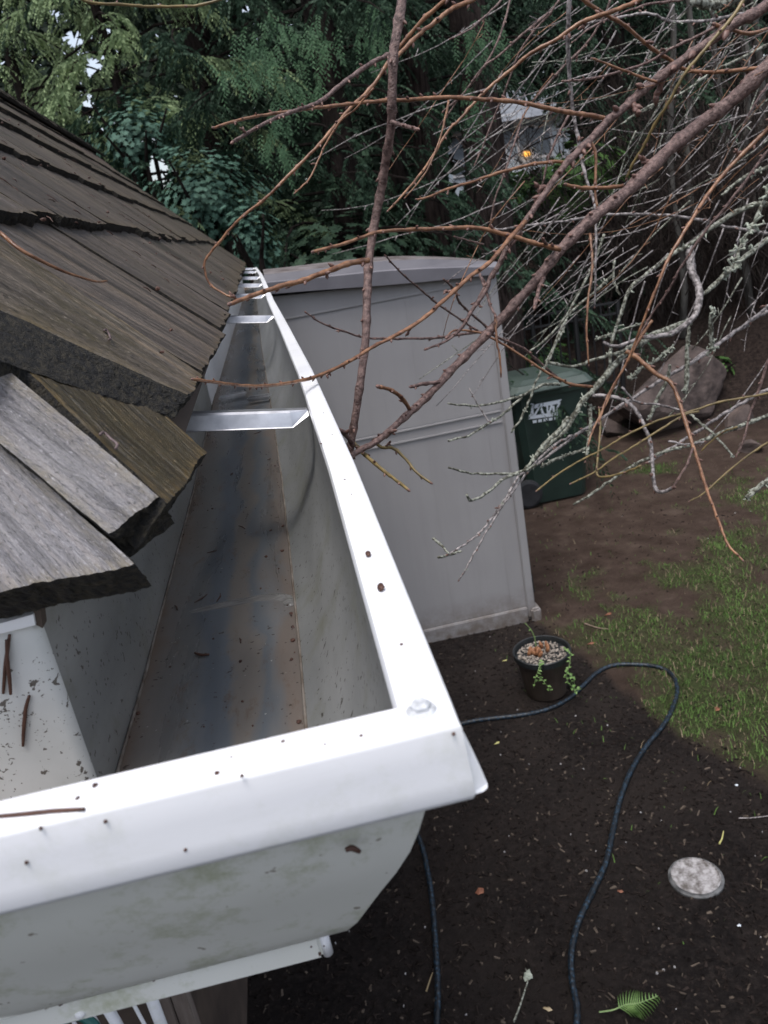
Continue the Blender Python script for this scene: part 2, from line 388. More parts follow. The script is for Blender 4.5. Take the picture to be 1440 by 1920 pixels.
# bottom flange below the front run with its rounded end
b = MB(); b.box((-.9, .2535, -.2735), (-.0335, .2600, -.2612), .0012); b.out('bottom_flange', M['face'], gut)
b = MB(); b.tube([(-.032, .2565, -.2608), (-.0318, .2565, -.2742)], .0022, 12); b.out('flange_end', M['white'], gut, smooth=True)
# corner tab: flared fold of the lip at the mitre
b = MB()
Q = [onz(861, 1366, -.1412)+Vector((0, .0006, 0)), ony(879, 1491, .1972), ony(893, 1489, .1985), ony(907, 1484, .2000), ony(914, 1477, .2015), ony(914, 1469, .2032), ony(900, 1436, .2045), ony(884, 1402, .2055), ony(869, 1372, .2060)]
n_ = len(Q); Q2 = [q+Vector((-.0012, .0012, 0)) for q in Q]
b.add(Q+Q2, [tuple(range(n_)), tuple(range(n_, 2*n_))[::-1]]+[(i, (i+1) % n_, n_+(i+1) % n_, n_+i) for i in range(n_)])
b.out('corner_tab', M['white'], gut)
# pan-head rivet on the corner
p = onz(790, 1331, -.1385)
b = MB(); b.lathe(p+Vector((0, 0, -.0010)), [(.0046, 0), (.0048, .0010), (.0040, .0018), (.0036, .0019)], 22); rv = b.out('rivet', M['shedroof2'], gut, smooth=False)
b = MB(); b.lathe(p+Vector((.0, 0, .0008)), [(.0032, 0), (.0033, .0014), (.0022, .0024), (.0010, .0020)], 6); b.out('rivet_head', M['shedroof2'], rv)
p2 = ony(150, 1903, .2534)
b = MB(); b.blob(p2, .0022, .0012, .0018, .02); b.out('rivet', M['white'], gut, smooth=True)
# hangers
def hanger(Y, tilt=0):
    xo = XO-.0165+bow(Y); xb = XB+bow(Y); zl, zb = -.1435, -.118
    h = empty('hanger', (xb, Y, zb)); h.parent = gut; h.location = Vector((xb, Y, zb))-gut.location
    hw = .0105 if Y < 1 else .011
    V = []; Fc = []
    prof = [(-hw-.005, -.0135), (-hw-.0042, -.0125), (-hw, -.0008), (-hw*.8, .0006), (hw*.1, .0006), (hw*.5, -.001), (hw, -.0008), (hw+.002, -.009)]
    st = [(0, 1, 0), (.1, 1, 0), (.3, 1, 0), (.6, 1, 0), (.88, 1, 0), (.985, .30, 0)]
    for s_, wd, dz in st:
        x = xb+(xo-xb)*s_; z = zb+(zl-zb)*s_+dz
        for (py, pz) in prof: V.append((x, Y+py*(.5+.5*wd), z+pz*wd))
    k = len(prof)
    for i in range(len(st)-1):
        for j in range(k-1): Fc.append((i*k+j, i*k+j+1, (i+1)*k+j+1, (i+1)*k+j))
    me = mesh('bar', V, Fc, M['alu'], h); md = me.modifiers.new('s', 'SOLIDIFY'); md.thickness = .0012
    b = MB(); b.tube([(xb, Y, zb+.004), (xb+.02, Y, zb+.002)], .0035, 8); b.out('screw', M['alu'], h, smooth=True)
HY = []
for i, (px, py) in enumerate([(583, 768), (515, 592), (499, 551), (493, 532), (488, 519), (484, 508), (481, 499)]):
    r = ray(px, py); Y = (r*(-.1435/r.z)).y; HY.append(Y)
    hanger(min(Y, 6.7), 0)
# loose clips lying in the trough behind the first hanger
for i, (px, py, ang, lab) in enumerate([(437, 746, .25, 'loose white metal clip lying in the gutter left of its twin'), (487, 750, -.25, 'loose white metal clip lying in the gutter right of its twin')]):
    c = onz(px, py, -.252)
    b = MB(); L = .026 if i == 0 else .022
    b.box((-L, -.0075, 0), (L, .0075, .009), .003)
    for v in b.V: v.rotate(Matrix.Rotation(ang, 3, 'Z'))
    b.V = [v+c for v in b.V]
    o = b.out('metal_clip', M['alu'], loc=c); tag(o, lab, 'clip', 'loose clips in the gutter')
# low crease on the trough floor; its paler metal paints in the dent's glint
c = onz(450, 1132, -.2574); b = MB()
P = [onz(x, y, -.2582) for x, y in [(355, 1150), (400, 1140), (450, 1130), (500, 1122), (535, 1124), (546, 1140)]]
SPm = smooth_path([Vector((q.x, q.y, 0)) for q in P], 5); V = []; Fc = []
for i, q in enumerate(SPm):
    t = (SPm[min(i+1, len(SPm)-1)]-SPm[max(i-1, 0)]).normalized(); w_ = Vector((-t.y, t.x, 0)); fade = math.sin(math.pi*min(1, (i+.3)/len(SPm)*1.0))**.5
    for m in range(-5, 6): V.append(q+w_*m*.0013*(.5+fade*.6)+Vector((0, 0, -.2573+.0022*fade*math.exp(-(m/2.6)**2))))
for i in range(len(SPm)-1):
    for m in range(10): Fc.append((i*11+m, i*11+m+1, (i+1)*11+m+1, (i+1)*11+m))
mesh('crease', V, Fc, simple('glint_metal', (.22, .215, .20), (.42, .41, .40), 60, .22, .05, .001, metal=.5, sc=(1, 8, 1)), gut, smooth=True)
for (ax, ay), (bx, by) in [((209, 1461), (423, 640)), ((572, 1376), (503, 770))]:      # caulk beads along both floor edges
    b = MB(); A = onz(ax, ay, -.2562); Bq = onz(bx, by, -.2562); P = []
    xk = -.1378 if ax < 300 else -.0315
    P = [(xk+bow(y)+noise.noise(Vector((xk*90, y*18, 0)))*.0006, y, -.2562+.0003*noise.noise(Vector((y*30, 0, 3)))) for y in [.21+.03*i for i in range(210)] if .26 < y < 6.4]
    b.tube(P, [.0010+.0006*abs(noise.noise(Vector((0, q[1]*40, xk)))) for q in P], 6)
    b.out('sealant_bead', simple('rusty_sealant', (.10, .075, .055), (.21, .185, .16), 60, .7, .3, .001), gut, smooth=True)

# ================================================================== HOUSE (roof, walls, fascia)
SC = .62; TT = math.tan(math.radians(46)); c46, s46 = math.cos(math.radians(46)), math.sin(math.radians(46))
nS = Vector((TT, 0, 1)).normalized(); nF = Vector((0, -TT, 1)).normalized()
D0 = Vector((-.100, 0, -.132))*SC; C0 = Vector((-.088, 0, -.171))*SC
house = empty('house', (-2.2, 3, -2.6), 'small house with a steep weathered cedar shake roof along the left of the photo', 'house')
H0 = onpl(267, 900, C0, nS)
# far end of the roof just before the gutter end
YH1 = 5.6
def shake_block(mb, P00, P10, P11, P01, nrm, th, nx, ny, seed, rough=.0012, edge=.002, bot=None, grain=0, L=1):
    """rough split shake: P00-P10 is the butt edge, P01-P11 the upper edge; thick th at the butt; L rows of broken wood on its sides"""
    off = Vector((seed*7.3, seed*1.7, seed*.9)); n = nrm; b0 = len(mb.V); W = (P10-P00).length; H = (P01-P00).length
    ctr = (P00+P10+P11+P01)/4
    def P(u, v, k):
        a = P00.lerp(P10, u); c = P01.lerp(P11, u); p = a.lerp(c, v)
        q = noise.noise(Vector((p.x*60, p.y*60, p.z*60))+off)
        e = noise.noise(Vector((p.x*25, p.y*25, p.z*25))+off*2)
        ee = noise.noise(Vector((p.x*70, p.y*70, p.z*70))+off*3)*.6+.35*noise.noise(Vector((p.x*330, p.y*330, p.z*330))+off)
        if v == 0: p = p+(a-c).normalized()*edge*(1.8*e+1.2*ee)
        if u in (0, 1): p = p+(P10-P00).normalized()*edge*(e+.5*ee)*.8*(1-v)
        p = p+n*(q*rough*.6+noise.noise(Vector((u*3.1, v*1.6, seed*3.)))*rough*1.8)
        if grain and not k:
            gx = u*W*300+1.5*noise.noise(Vector((v*H*20, seed, 0)))
            p = p+n*grain*(noise.noise(Vector((gx, v*H*14, seed)))+.6*noise.noise(Vector((gx*2.3, v*H*40, seed)))-abs(noise.noise(Vector((gx*.35, v*H*5, seed+9))))*2.2)
        if bot and k:
            bb_ = bot[0].lerp(bot[1], u).lerp(bot[3].lerp(bot[2], u), v)
            return bb_+(P10-P00).normalized()*edge*1.5*(e+.6*ee)*(u == 0)+n*rough*ee
        return p-n*th*(1-.45*v)*k
    for k in (0, 1):
        for j in range(ny+1):
            for i in range(nx+1):
                mb.V.append(P(i/nx, j/ny, k)); mb.U.append((i/nx*W+seed*1.37, j/ny*H+seed*.71, k*th)); mb.W.append(1.0 if k else max(0, 1-min(i/nx*W, (1-i/nx)*W, j/ny*H)/.009))
    R_ = (nx+1)*(ny+1)
    id_ = lambda i, j, k: b0+k*R_+j*(nx+1)+i
    for j in range(ny):
        for i in range(nx):
            mb.F.append((id_(i, j, 0), id_(i+1, j, 0), id_(i+1, j+1, 0), id_(i, j+1, 0)))
            mb.F.append((id_(i, j, 1), id_(i, j+1, 1), id_(i+1, j+1, 1), id_(i+1, j, 1)))
    per = [(i, 0) for i in range(nx)]+[(nx, j) for j in range(ny)]+[(nx-i, ny) for i in range(nx)]+[(0, ny-j) for j in range(ny)]
    rows = [[id_(i, j, 0) for i, j in per]]
    for m in range(1, L):
        row = []
        for (i, j), t0 in zip(per, rows[0]):
            a, c = mb.V[t0], mb.V[id_(i, j, 1)]; p = a.lerp(c, m/L)
            o_ = p-ctr; o_ -= n*o_.dot(n); o_.normalize()
            p = p+o_*(.0016*noise.noise(p*140+off)+.0014*noise.noise(p*420+off)-.0012*math.sin(math.pi*m/L)*.6+.0008)+n*.0006*noise.noise(p*300)
            row.append(len(mb.V)); mb.V.append(p); mb.W.append(1.0); mb.U.append((mb.U[t0][0], mb.U[t0][1], th*m/L))
        rows.append(row)
    rows.append([id_(i, j, 1) for i, j in per]); q = len(per)
    for r0, r1 in zip(rows, rows[1:]):
        for i in range(q): mb.F.append((r0[i], r1[i], r1[(i+1) % q], r0[(i+1) % q]))
    return R_
def finish_shake(mb, name, topmat, parent, edge_mat=None):
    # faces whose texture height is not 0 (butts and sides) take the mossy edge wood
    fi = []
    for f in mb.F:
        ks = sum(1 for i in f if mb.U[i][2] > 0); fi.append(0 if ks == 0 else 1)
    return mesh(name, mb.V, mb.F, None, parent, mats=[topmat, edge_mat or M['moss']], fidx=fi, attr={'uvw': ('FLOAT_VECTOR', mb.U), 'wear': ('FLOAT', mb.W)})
# --- the side slope: courses of split shakes
EXPO = .205; NC = 6; ER = 1.165
def side_pt(y, e, w_=0): return D0+Vector((-e*c46, 0, e*s46))+Vector((0, y, 0))+nS*w_
roof = MB(); rs = random.Random(11)
hipY = lambda e: .33+.02+e*c46          # where the hip cuts each course
for k in range(NC):
    e0 = k*EXPO; y = max(.474, hipY(e0)-.02) if k else .49
    if k == 0: y = .62
    while y < YH1:
        wd = rs.uniform(.10, .24) if y < 2.5 else rs.uniform(.14, .3)
        j = rs.uniform(-.012, .012); th = rs.uniform(.020, .030); lift = rs.uniform(-.001, .003)
        if k == 0: j = rs.uniform(-.004, .006)
        bb = bow(y)*.8
        up = min(1.45*EXPO, ER-e0+.004)
        a = side_pt(y+.0018, e0+j, lift)+Vector((bb, 0, 0)); b_ = side_pt(y+wd-.0018, e0+j+rs.uniform(-.004, .004), lift)+Vector((bb, 0, 0))
        a2 = side_pt(y+.0018, e0+up, -.016); b2 = side_pt(y+wd-.0018, e0+up, -.016)
        a2.x += bb; b2.x += bb
        nx, ny = (50, 30) if y < 1.3 else ((16, 12) if y < 2.2 else (5, 5))
        shake_block(roof, a, b_, b2, a2, nS, th, nx, ny, rs.random()*40, .0009, .0024, grain=.0004 if y < 1.3 else 0, L=5 if y < 1.3 else 1)
        y += wd
roofobj = finish_shake(roof, 'roof', M['brown'], house)
# front slope (mostly out of the picture) and its far side, so that the hip is closed from other positions
under = MB()
ridgeX = D0.x-ER*c46; ridgeZ = D0.z+ER*s46-.012
FYe = H0.y-.02
A_ = (D0.x-.012, FYe+.02, D0.z-.03); Bq = (D0.x-.012-.06, YH1, D0.z-.03); Rq0 = (ridgeX, FYe+.02+ER*c46, ridgeZ-.02); Rq1 = (ridgeX, YH1, ridgeZ-.02)
Lx = ridgeX*2-D0.x; C_ = (Lx, FYe+.02, D0.z-.03); Dq = (Lx, YH1, D0.z-.03)
under.add([A_, Bq, Rq1, Rq0, C_, Dq], [(0, 1, 2, 3), (4, 3, 2, 5), (0, 3, 4), (1, 5, 2), (0, 4, 5, 1)])
under.out('roof_deck', M['siding'], house)
fr = MB(); rs = random.Random(5)
for k in range(1, NC):
    e0 = k*EXPO; x = D0.x-e0*c46-.015
    while x > Lx+e0*c46:
        wd = rs.uniform(.11, .22)
        def fp(x_, e): return Vector((x_, FYe+.012+e*c46, D0.z-.006+e*s46))
        shake_block(fr, fp(x-wd+.002, e0), fp(x-.002, e0), fp(x-.002, min(e0+.3, ER))-nF*.016, fp(x-wd+.002, min(e0+.3, ER))-nF*.016, nF, .02, 6, 6, rs.random()*30)
        x -= wd
for k in range(0, NC):                       # slope on the hidden side of the ridge
    e0 = k*EXPO; y = hipY(e0); nL = Vector((-nS.x, 0, nS.z))
    while y < YH1:
        wd = rs.uniform(.3, .4)
        def lp(y_, e): return Vector((Lx+e*c46, y_, D0.z+e*s46))
        shake_block(fr, lp(y+wd-.002, e0), lp(y+.002, e0), lp(y+.002, min(e0+.3, ER))-nL*.016, lp(y+wd-.002, min(e0+.3, ER))-nL*.016, nL, .02, 3, 3, rs.random()*30); y += wd
finish_shake(fr, 'roof', M['brown'], house)
# ridge caps
rc = MB(); y = hipY(ER)-.1
while y < YH1:
    top = Vector((ridgeX, y, ridgeZ+.012))
    for sg in (1, -1):
        n_ = Vector((nS.x*sg, 0, nS.z))
        a = top+Vector((0, 0, .010)); l_ = Vector((.05*sg, 0, -.05*TT)); 
        shake_block(rc, a+l_, a, a+Vector((0, .3, -.01)), a+l_+Vector((0, .3, -.01)), n_, .016, 4, 4, y*3+sg)
    y += .2
finish_shake(rc, 'ridge_cap', M['brown'], roofobj)
# --- near shakes traced on their slopes
def quad(fn, pts): return [fn(*p) for p in pts]
onC = lambda x, y: onpl(x, y, C0, nS)
onF = lambda x, y: onpl(x, y, H0, nF)
onD = lambda x, y: onpl(x, y, D0, nS)
# olive wet shake on the gutter side of the hip
mb = MB(); shake_block(mb, onC(318, 944), onC(388, 846), onC(150, 640), onC(-10, 634), nS, .027, 110, 60, 3.3, .0008, .0018, grain=.00042, L=9)
finish_shake(mb, 'shake', M['wet'], roofobj)['label'] = 'dark wet mossy shake at the hip corner'
# silver grey shake on the front side of the hip
mb = MB(); shake_block(mb, onF(203, 1000), onF(300, 932), onF(22, 700), onF(-110, 740), nF, .029, 110, 60, 8.1, .0008, .0016, grain=.00040, L=9)
finish_shake(mb, 'shake', M['grey'], roofobj)['label'] = 'silver grey shake with a rough broken butt'
# lowest grey shake at the left edge of the photo
mb = MB(); a0, a1, a2, a3 = onF(-260, 1150), onF(236, 1044), onF(-60, 768), onF(-420, 860)
dn = -nF*.006
shake_block(mb, a0+dn, a1+dn, a2+dn, a3+dn, nF, .029, 170, 60, 5.7, .0010, .0020, grain=.00045, L=9)
finish_shake(mb, 'shake', M['grey'], roofobj)['label'] = 'wide silver grey shake at the left edge'
# thick end of the first full course: two shakes on the side slope with a black mossy side
p00, p10 = onD(352, 740), onD(372, 708)
pe = side_pt(.62, 0); pe.x += bow(.62)*.8
u1 = onD(-60, 505); 
mb = MB(); shake_block(mb, p00, pe, side_pt(.62, .34, .004), onD(-90, 538), nS, .022, 90, 110, 2.2, .0009, .0020, bot=(onC(324, 784), pe-nS*.022, side_pt(.62, .34, -.02), onC(-90, 648)), grain=.00040, L=12)
# the side wall of this block thickens up the slope where it laps the course below
finish_shake(mb, 'shake', M['brownm'], roofobj)['label'] = 'thick shake ending in a black mossy side'
# rusty staples in the near shakes
def staple(pts, fn, nrm):
    b = MB(); b.tube(smooth_path([fn(*p)+nrm*.0022 for p in pts], 4), .0007, 6)
    o = b.out('staple', simple('rusty_wire', (.05, .03, .03), (.14, .10, .10), 90, .6, .1), roofobj, smooth=True)
staple([(183, 822), (190, 818), (203, 830), (215, 840), (212, 848)], onC, nS)
staple([(192, 625), (197, 624), (204, 640), (200, 642)], onD, nS)
# fascia, soffit, walls, corner post
b = MB(); b.box((XB-.03, YB+.006, -.30), (XB-.004, YH1, -.125)); b.box((-2.6, YB+.004, -.30), (XB-.032, YB+.026, -.152))
b.out('fascia', M['white'], house)
b = MB(); b.box((-2.6, YB+.03, -.31), (XB-.034, YH1, -.302)); b.out('soffit', M['face'], house)
wy = 1.75
b = MB(); b.box((-2.4, wy, -2.62), (-.62, YH1-.3, -.312)); b.out('wall', M['siding'], house)
b = MB()
for i, x0 in enumerate((-.692, -.648)): b.box((x0, wy-.045, -2.6), (x0+.041, wy-.003, -.313), .003)
b.out('corner_board', M['post'], house)
# little drip-edge end under the lowest shake
b = MB()
A = [(-30, 1178), (62, 1152), (66, 1172), (-30, 1196)]
V = [ony(x, y, YB-.004) for x, y in A]+[ony(x, y, YB-.004)+Vector((0, .006, 0)) for x, y in A]
b.add(V, [(0, 1, 2, 3), (4, 7, 6, 5), (0, 4, 5, 1), (1, 5, 6, 2), (2, 6, 7, 3)]); b.out('drip_edge', M['white'], house)
b = MB(); A = [(60, 1135), (74, 1128), (80, 1178), (68, 1172)]
V = [ony(x, y, YB-.002) for x, y in A]+[ony(x, y, YB-.002)+Vector((0, .008, 0)) for x, y in A]
b.add(V, [(0, 1, 2, 3), (4, 7, 6, 5), (0, 4, 5, 1), (1, 5, 6, 2), (2, 6, 7, 3)]); b.out('trim_end', M['siding'], house)

# white wire stand by the wall below the gutter
tr = empty('wire_trellis', (-.9, 1.62, -2.6), 'white wire trellis standing by the dark house wall under the gutter', 'trellis')
b = MB(); x0, x1, yy = -1.12, -.655, 1.62
b.tube([(x1, yy, -2.6), (x1-.01, yy, -1.1)], .016, 8); b.tube([(x0, yy, -2.6), (x0+.01, yy, -1.1)], .016, 8); b.tube([(x0+.01, yy, -1.1), (x1-.01, yy, -1.1)], .014, 8)
b.tube([(x1+.004, yy-.03, -2.6), (x1-.16, yy-.03, -1.2)], .013, 8)
b.out('frame', M['white'], tr, smooth=True)
b = MB()
for i in range(9):
    xx = x0+.03+i*(x1-x0-.06)/8
    b.tube(smooth_path([(xx, yy-.01, -2.58), (xx+.03, yy-.03, -2.1), (xx-.02, yy-.02, -1.6), (xx, yy-.01, -1.1)], 5), .005, 6)
b.out('wires', M['white'], tr, smooth=True)
b = MB(); P = [at(x, y, 1.9) for x, y in [(90, 1925), (140, 1905), (165, 1912), (185, 1935), (190, 1980)]]
b.tube(smooth_path(P, 5), .009, 8)
tag(b.out('cord', simple('teal_cord', (.01, .09, .08), (.02, .14, .12), 9, .5), loc=P[0]), 'teal green cord hanging at the trellis under the gutter', 'cord')

# ================================================================== GROUND
G = -2.6
def sst(a, b_, x): t = max(0, min(1, (x-a)/(b_-a))); return t*t*(3-2*t)
def gh(x, y):
    q = (y-8.35)+ (x-3.0)*.62                      # distance beyond the toe of the bank
    h = sst(0, 3.2, q)*1.15+sst(3, 14, q)*1.5
    if x < 3: h *= sst(1.9, 3.4, x)
    h += sst(12, 60, y)*1.2
    h += .018*noise.noise(Vector((x*1.1, y*1.1, 0)))+.010*noise.noise(Vector((x*5, y*5, 2)))
    h += sst(.2, 2, q)*.16*noise.noise(Vector((x*1.3, y*1.3, 5)))
    return G+h
def gp(px, py):
    r = ray(px, py).normalized(); t = 1.5
    for _ in range(2000):
        p = r*t
        if p.z < gh(p.x, p.y): return Vector((p.x, p.y, gh(p.x, p.y)))
        t += .02
    return r*60
LAW = [(1390, 1270, .55, 1.25), (1330, 1310, .30, .9), (1300, 1060, .42, .55), (1200, 1150, .28, .5), (1130, 1200, .2, .4), (1250, 880, .40, .55), (1400, 930, .45, .6), (1440, 1150, .6, .8), (1070, 1190, .28, .50), (1120, 1090, .25, .35), (1290, 1200, .35, .6), (1180, 880, .3, .4), (1560, 1350, .6, 1.1), (1600, 1000, .9, .9)]
LAW = [(gp(a, b_), r_, s_) for a, b_, r_, s_ in LAW]
EDGE = [gp(*q) for q in [(980, 1150), (1080, 1225), (1180, 1310), (1270, 1380), (1350, 1420), (1440, 1475), (1700, 1600)]]
def mulch(x, y):
    # 1 inside the dark bed nearer than the lawn edge
    e = None
    for a, c in zip(EDGE, EDGE[1:]):
        if a.x <= x <= c.x: e = a.y+(c.y-a.y)*(x-a.x)/(c.x-a.x)
    if e is None: e = EDGE[0].y+ (EDGE[0].x-x)*.0 if x < EDGE[0].x else EDGE[-1].y
    n_ = .10*noise.noise(Vector((x*3, y*3, 4)))+.05*noise.noise(Vector((x*11, y*11, 4)))
    return 1-sst(-.09, .12, y-e+n_)
def lawn(x, y):
    s_ = 0
    for c, r_, a in LAW: s_ += a*math.exp(-((x-c.x)**2+(y-c.y)**2)/(r_*r_))
    s_ = min(1.0, s_); n_ = .44+.95*noise.noise(Vector((x*2.6, y*2.6, 9)))+.65*noise.noise(Vector((x*8, y*8, 1)))
    q = (y-8.35)+(x-3.0)*.62
    return max(0, min(1, s_*1.35+n_*.95-1.02))*(1-mulch(x, y))*(1-sst(-.2, .4, q))
def axis(lo, hi, f0, f1, st):
    a = []; v = f0
    while v <= f1: a.append(v); v += st
    v = f0; s_ = st
    while v > lo: s_ *= 1.35; v -= s_; a.insert(0, v)
    v = f1; s_ = st
    while v < hi: s_ *= 1.35; v += s_; a.append(v)
    return a
gx = axis(-120, 120, -.6, 5.5, .045); gy = axis(-30, 200, 1.2, 10.5, .045)
V = [(x, y, gh(x, y)) for y in gy for x in gx]; nx = len(gx)
Fc = [(j*nx+i, j*nx+i+1, (j+1)*nx+i+1, (j+1)*nx+i) for j in range(len(gy)-1) for i in range(nx-1)]
def mat_ground():
    m, nt, b = base_mat('soil_and_lawn'); g = N(nt, b); co = g.coord()
    def att(n_): a = g.n('ShaderNodeAttribute'); a.attribute_name = n_; return a.outputs['Fac']
    dirt = g.ramp(g.noise(co, 5, 8, .65), [(.3, (.044, .029, .022)), (.55, (.078, .054, .043)), (.75, (.12, .088, .070))])
    mul = g.ramp(g.noise(co, 38, 9, .75), [(.3, (.008, .0065, .006)), (.5, (.021, .017, .016)), (.66, (.044, .035, .031)), (.78, (.085, .068, .058))])
    mul = g.mix(g.ramp(g.noise(co, 1.6, 4), [(.42, 0), (.65, .6)]), mul, (.042, .033, .029))
    gr = g.ramp(g.noise(co, 30, 6, .7), [(.35, (.040, .045, .020)), (.65, (.075, .095, .038))])
    c = g.mix(att('lawn'), dirt, gr); c = g.mix(att('mulch'), c, mul)
    lit = g.ramp(g.noise(co, 26, 8, .75), [(.35, (.014, .010, .009)), (.6, (.050, .036, .030)), (.75, (.10, .075, .060))])
    c = g.mix(att('bank'), c, lit)
    pb = g.ramp(g.noise(co, 95, 2, .5), [(.765, 0), (.78, .7)]); c = g.mix(pb, c, (.20, .17, .15))
    g.set(Base_Color=c, Roughness=.95, Specular_IOR_Level=.10)
    p = g.bump(g.noise(co, 22, 9, .8), 1.0, .035); g.bump(g.noise(co, 150, 4, .7), .6, .006, p); return m
gr = mesh('ground', V, Fc, mat_ground(), smooth=True, attr={
    'lawn': ('FLOAT', [lawn(v[0], v[1]) if -1 < v[0] < 8 and 1 < v[1] < 11 else 0 for v in V]),
    'mulch': ('FLOAT', [mulch(v[0], v[1]) for v in V]),
    'bank': ('FLOAT', [sst(-.1, .6, (v[1]-8.35)+(v[0]-3.0)*.62) for v in V])})
tag(gr, kind='structure')
# grass blades (one mass)
rs = random.Random(3); b = MB(); n_ = 0
gm = leafm('grass_blades', (.045, .082, .022), (.078, .140, .036), (.13, .22, .060), 1.5)
gy_m = simple('straw_blades', (.16, .12, .07), (.26, .20, .13), 9, .8, 0)
fi = []
for _ in range(150000):
    x = rs.uniform(.9, 5.6); y = rs.uniform(2.0, 8.4)
    if rs.random() > lawn(x, y)*1.05+ .012: continue
    z = gh(x, y)-.002; a = rs.uniform(0, 6.28); h_ = .010+.026*rs.random()**1.5*(2.2 if rs.random() < .06 else 1); w_ = rs.uniform(.0016, .0030); le = rs.uniform(.2, 1.3)*h_
    d = Vector((math.cos(a), math.sin(a), 0)); q = Vector((-d.y, d.x, 0))*w_; p = Vector((x, y, z))
    b.add([p-q, p+q, p+d*le*.4+Vector((0, 0, h_*.7))+q*.6, p+d*le*.4+Vector((0, 0, h_*.7))-q*.6, p+d*le+Vector((0, 0, h_))], [(0, 1, 2, 3), (3, 2, 4)])
    k = 1 if rs.random() < .22 else 0; fi += [k, k]; n_ += 1
print('blades', n_)
tag(mesh('grass', b.V, b.F, None, mats=[gm, gy_m], fidx=fi), 'short patchy green grass growing on the brown dirt', 'grass', kind='stuff')
# mulch chips, twig bits and pebbles (one mass)
b = MB(); fi = []; rs = random.Random(8)
chipm = [simple('dark_chip', (.008, .0065, .006), (.034, .026, .023), 30, .9, .3, spec=.05), simple('tan_chip', (.05, .040, .033), (.12, .095, .075), 30, .9, .3, spec=.05), simple('pale_pebble', (.22, .21, .21), (.45, .43, .42), 30, .8, .2)]
for _ in range(26000):
    x = rs.uniform(-1.2, 3.4); y = rs.uniform(1.5, 6.5) if rs.random() < .75 else rs.uniform(1.5, 3.5)
    inm = mulch(x, y) > .4
    if not inm and rs.random() > .10: continue
    r_ = rs.random(); k = 0 if r_ < .88 else (1 if r_ < .990 else 2)
    if k == 2: L, W, T = rs.uniform(.0015, .005), rs.uniform(.0015, .004), .003
    else: L, W, T = .003+.016*rs.random()**2.2, rs.uniform(.0012, .006), rs.uniform(.001, .004)
    a = rs.uniform(0, 6.28); tl = rs.uniform(-.5, .5)
    d = Vector((math.cos(a)*math.cos(tl), math.sin(a)*math.cos(tl), math.sin(tl))); q = Vector((-math.sin(a), math.cos(a), rs.uniform(-.3, .3))); u = d.cross(q)
    p = Vector((x, y, gh(x, y)+.002))
    V_ = [p+d*L*sx+q*W*sy+u*T*sz for sx, sy, sz in [(-1, -.6, -1), (1, -1, -1), (.8, 1, -1), (-1, .7, -1), (-.9, -.6, 1), (1, -.7, 1), (.7, 1, 1), (-.8, .6, 1)]]
    b.add(V_, [(4, 5, 6, 7), (0, 1, 5, 4), (1, 2, 6, 5), (2, 3, 7, 6), (3, 0, 4, 7)]); fi += [k]*5
tag(mesh('mulch_chips', b.V, b.F, None, mats=chipm, fidx=fi), 'dark bark mulch and pebbles scattered over the bed', 'mulch', kind='stuff')

# ================================================================== SHED
YS = onz(1005, 1160, G).y; XR = onz(1005, 1160, G).x; XL = -.035; YSB = YS+1.75
shed = empty('garden_shed', ((XL+XR)/2, YS+.9, G), 'tall grey resin garden shed behind the gutter', 'shed')
def sz(px, py): return ony(px, py, YS)
ztopR = sz(928, 513).z; ztopL = sz(515, 556).z
def ztop(x): return ztopL+(ztopR-ztopL)*(x-0.04)/(XR-.04)
b = MB()                                   # core walls
b.add([(XL, YS+.012, G), (XR, YS+.012, G), (XR, YS+.012, ztop(XR)), (XL, YS+.012, ztop(XL)), (XL, YSB, G), (XR, YSB, G), (XR, YSB, ztop(XR)), (XL, YSB, ztop(XL))],
      [(0, 1, 2, 3), (5, 4, 7, 6), (1, 5, 6, 2), (4, 0, 3, 7), (3, 2, 6, 7), (0, 4, 5, 1)])
b.out('wall', M['shed'], shed)
# front panels with shallow grooves between them
zr1 = sz(690, 844).z; zr2 = sz(690, 822).z; zt = sz(700, 567).z; zb = sz(800, 1187).z
gx_ = [XL]+[sz(x, y).x for x, y in [(560, 800), (640, 800), (722, 800), (790, 700), (862, 700), (928, 700)]]
gx_ = [XL, .115, .33, .545, .755, .955, 1.14, XR-.055]
b = MB(); 
for a, c in zip(gx_, gx_[1:]):
    for z0, z1 in ((zb+.03, zr1-.012), (zr2+.014, zt-.012)):
        b.box((a+.0005, YS+.0108, z0), (c-.0005, YS+.0125, z1), .0016)
b.out('panel', M['shed'], shed)
for za, zb_, xe in ((zr1-.002, zr1+.010, .062), (zr2-.006, zr2+.006, .062), (zt-.006, zt+.006, .08)):
    b = MB(); b.box((XL+.01, YS+.003, za), (XR-xe, YS+.0125, zb_), .003); b.out('rib', M['shed'], shed)
b = MB(); b.box((XR-.05, YS-.004, G+.02), (XR+.004, YS+.05, ztop(XR)-.004), .006); b.out('corner_post', M['shed'], shed)
b = MB(); b.box((XL, YS-.012, G-.02), (XR-.052, YS+.0115, G+.10), .006); b.box((XR-.03, YS-.03, G-.02), (XR+.035, YS+.10, G+.085), .012); b.out('base_skirt', M['shed'], shed)
for (px, py) in ((1007, 1092), (966, 850)):
    b = MB(); p = sz(px, py); b.box((XR+.002, YS+.0, p.z-.07), (XR+.012, YS+.03, p.z+.06), .003); b.out('hinge', M['dark'], shed)
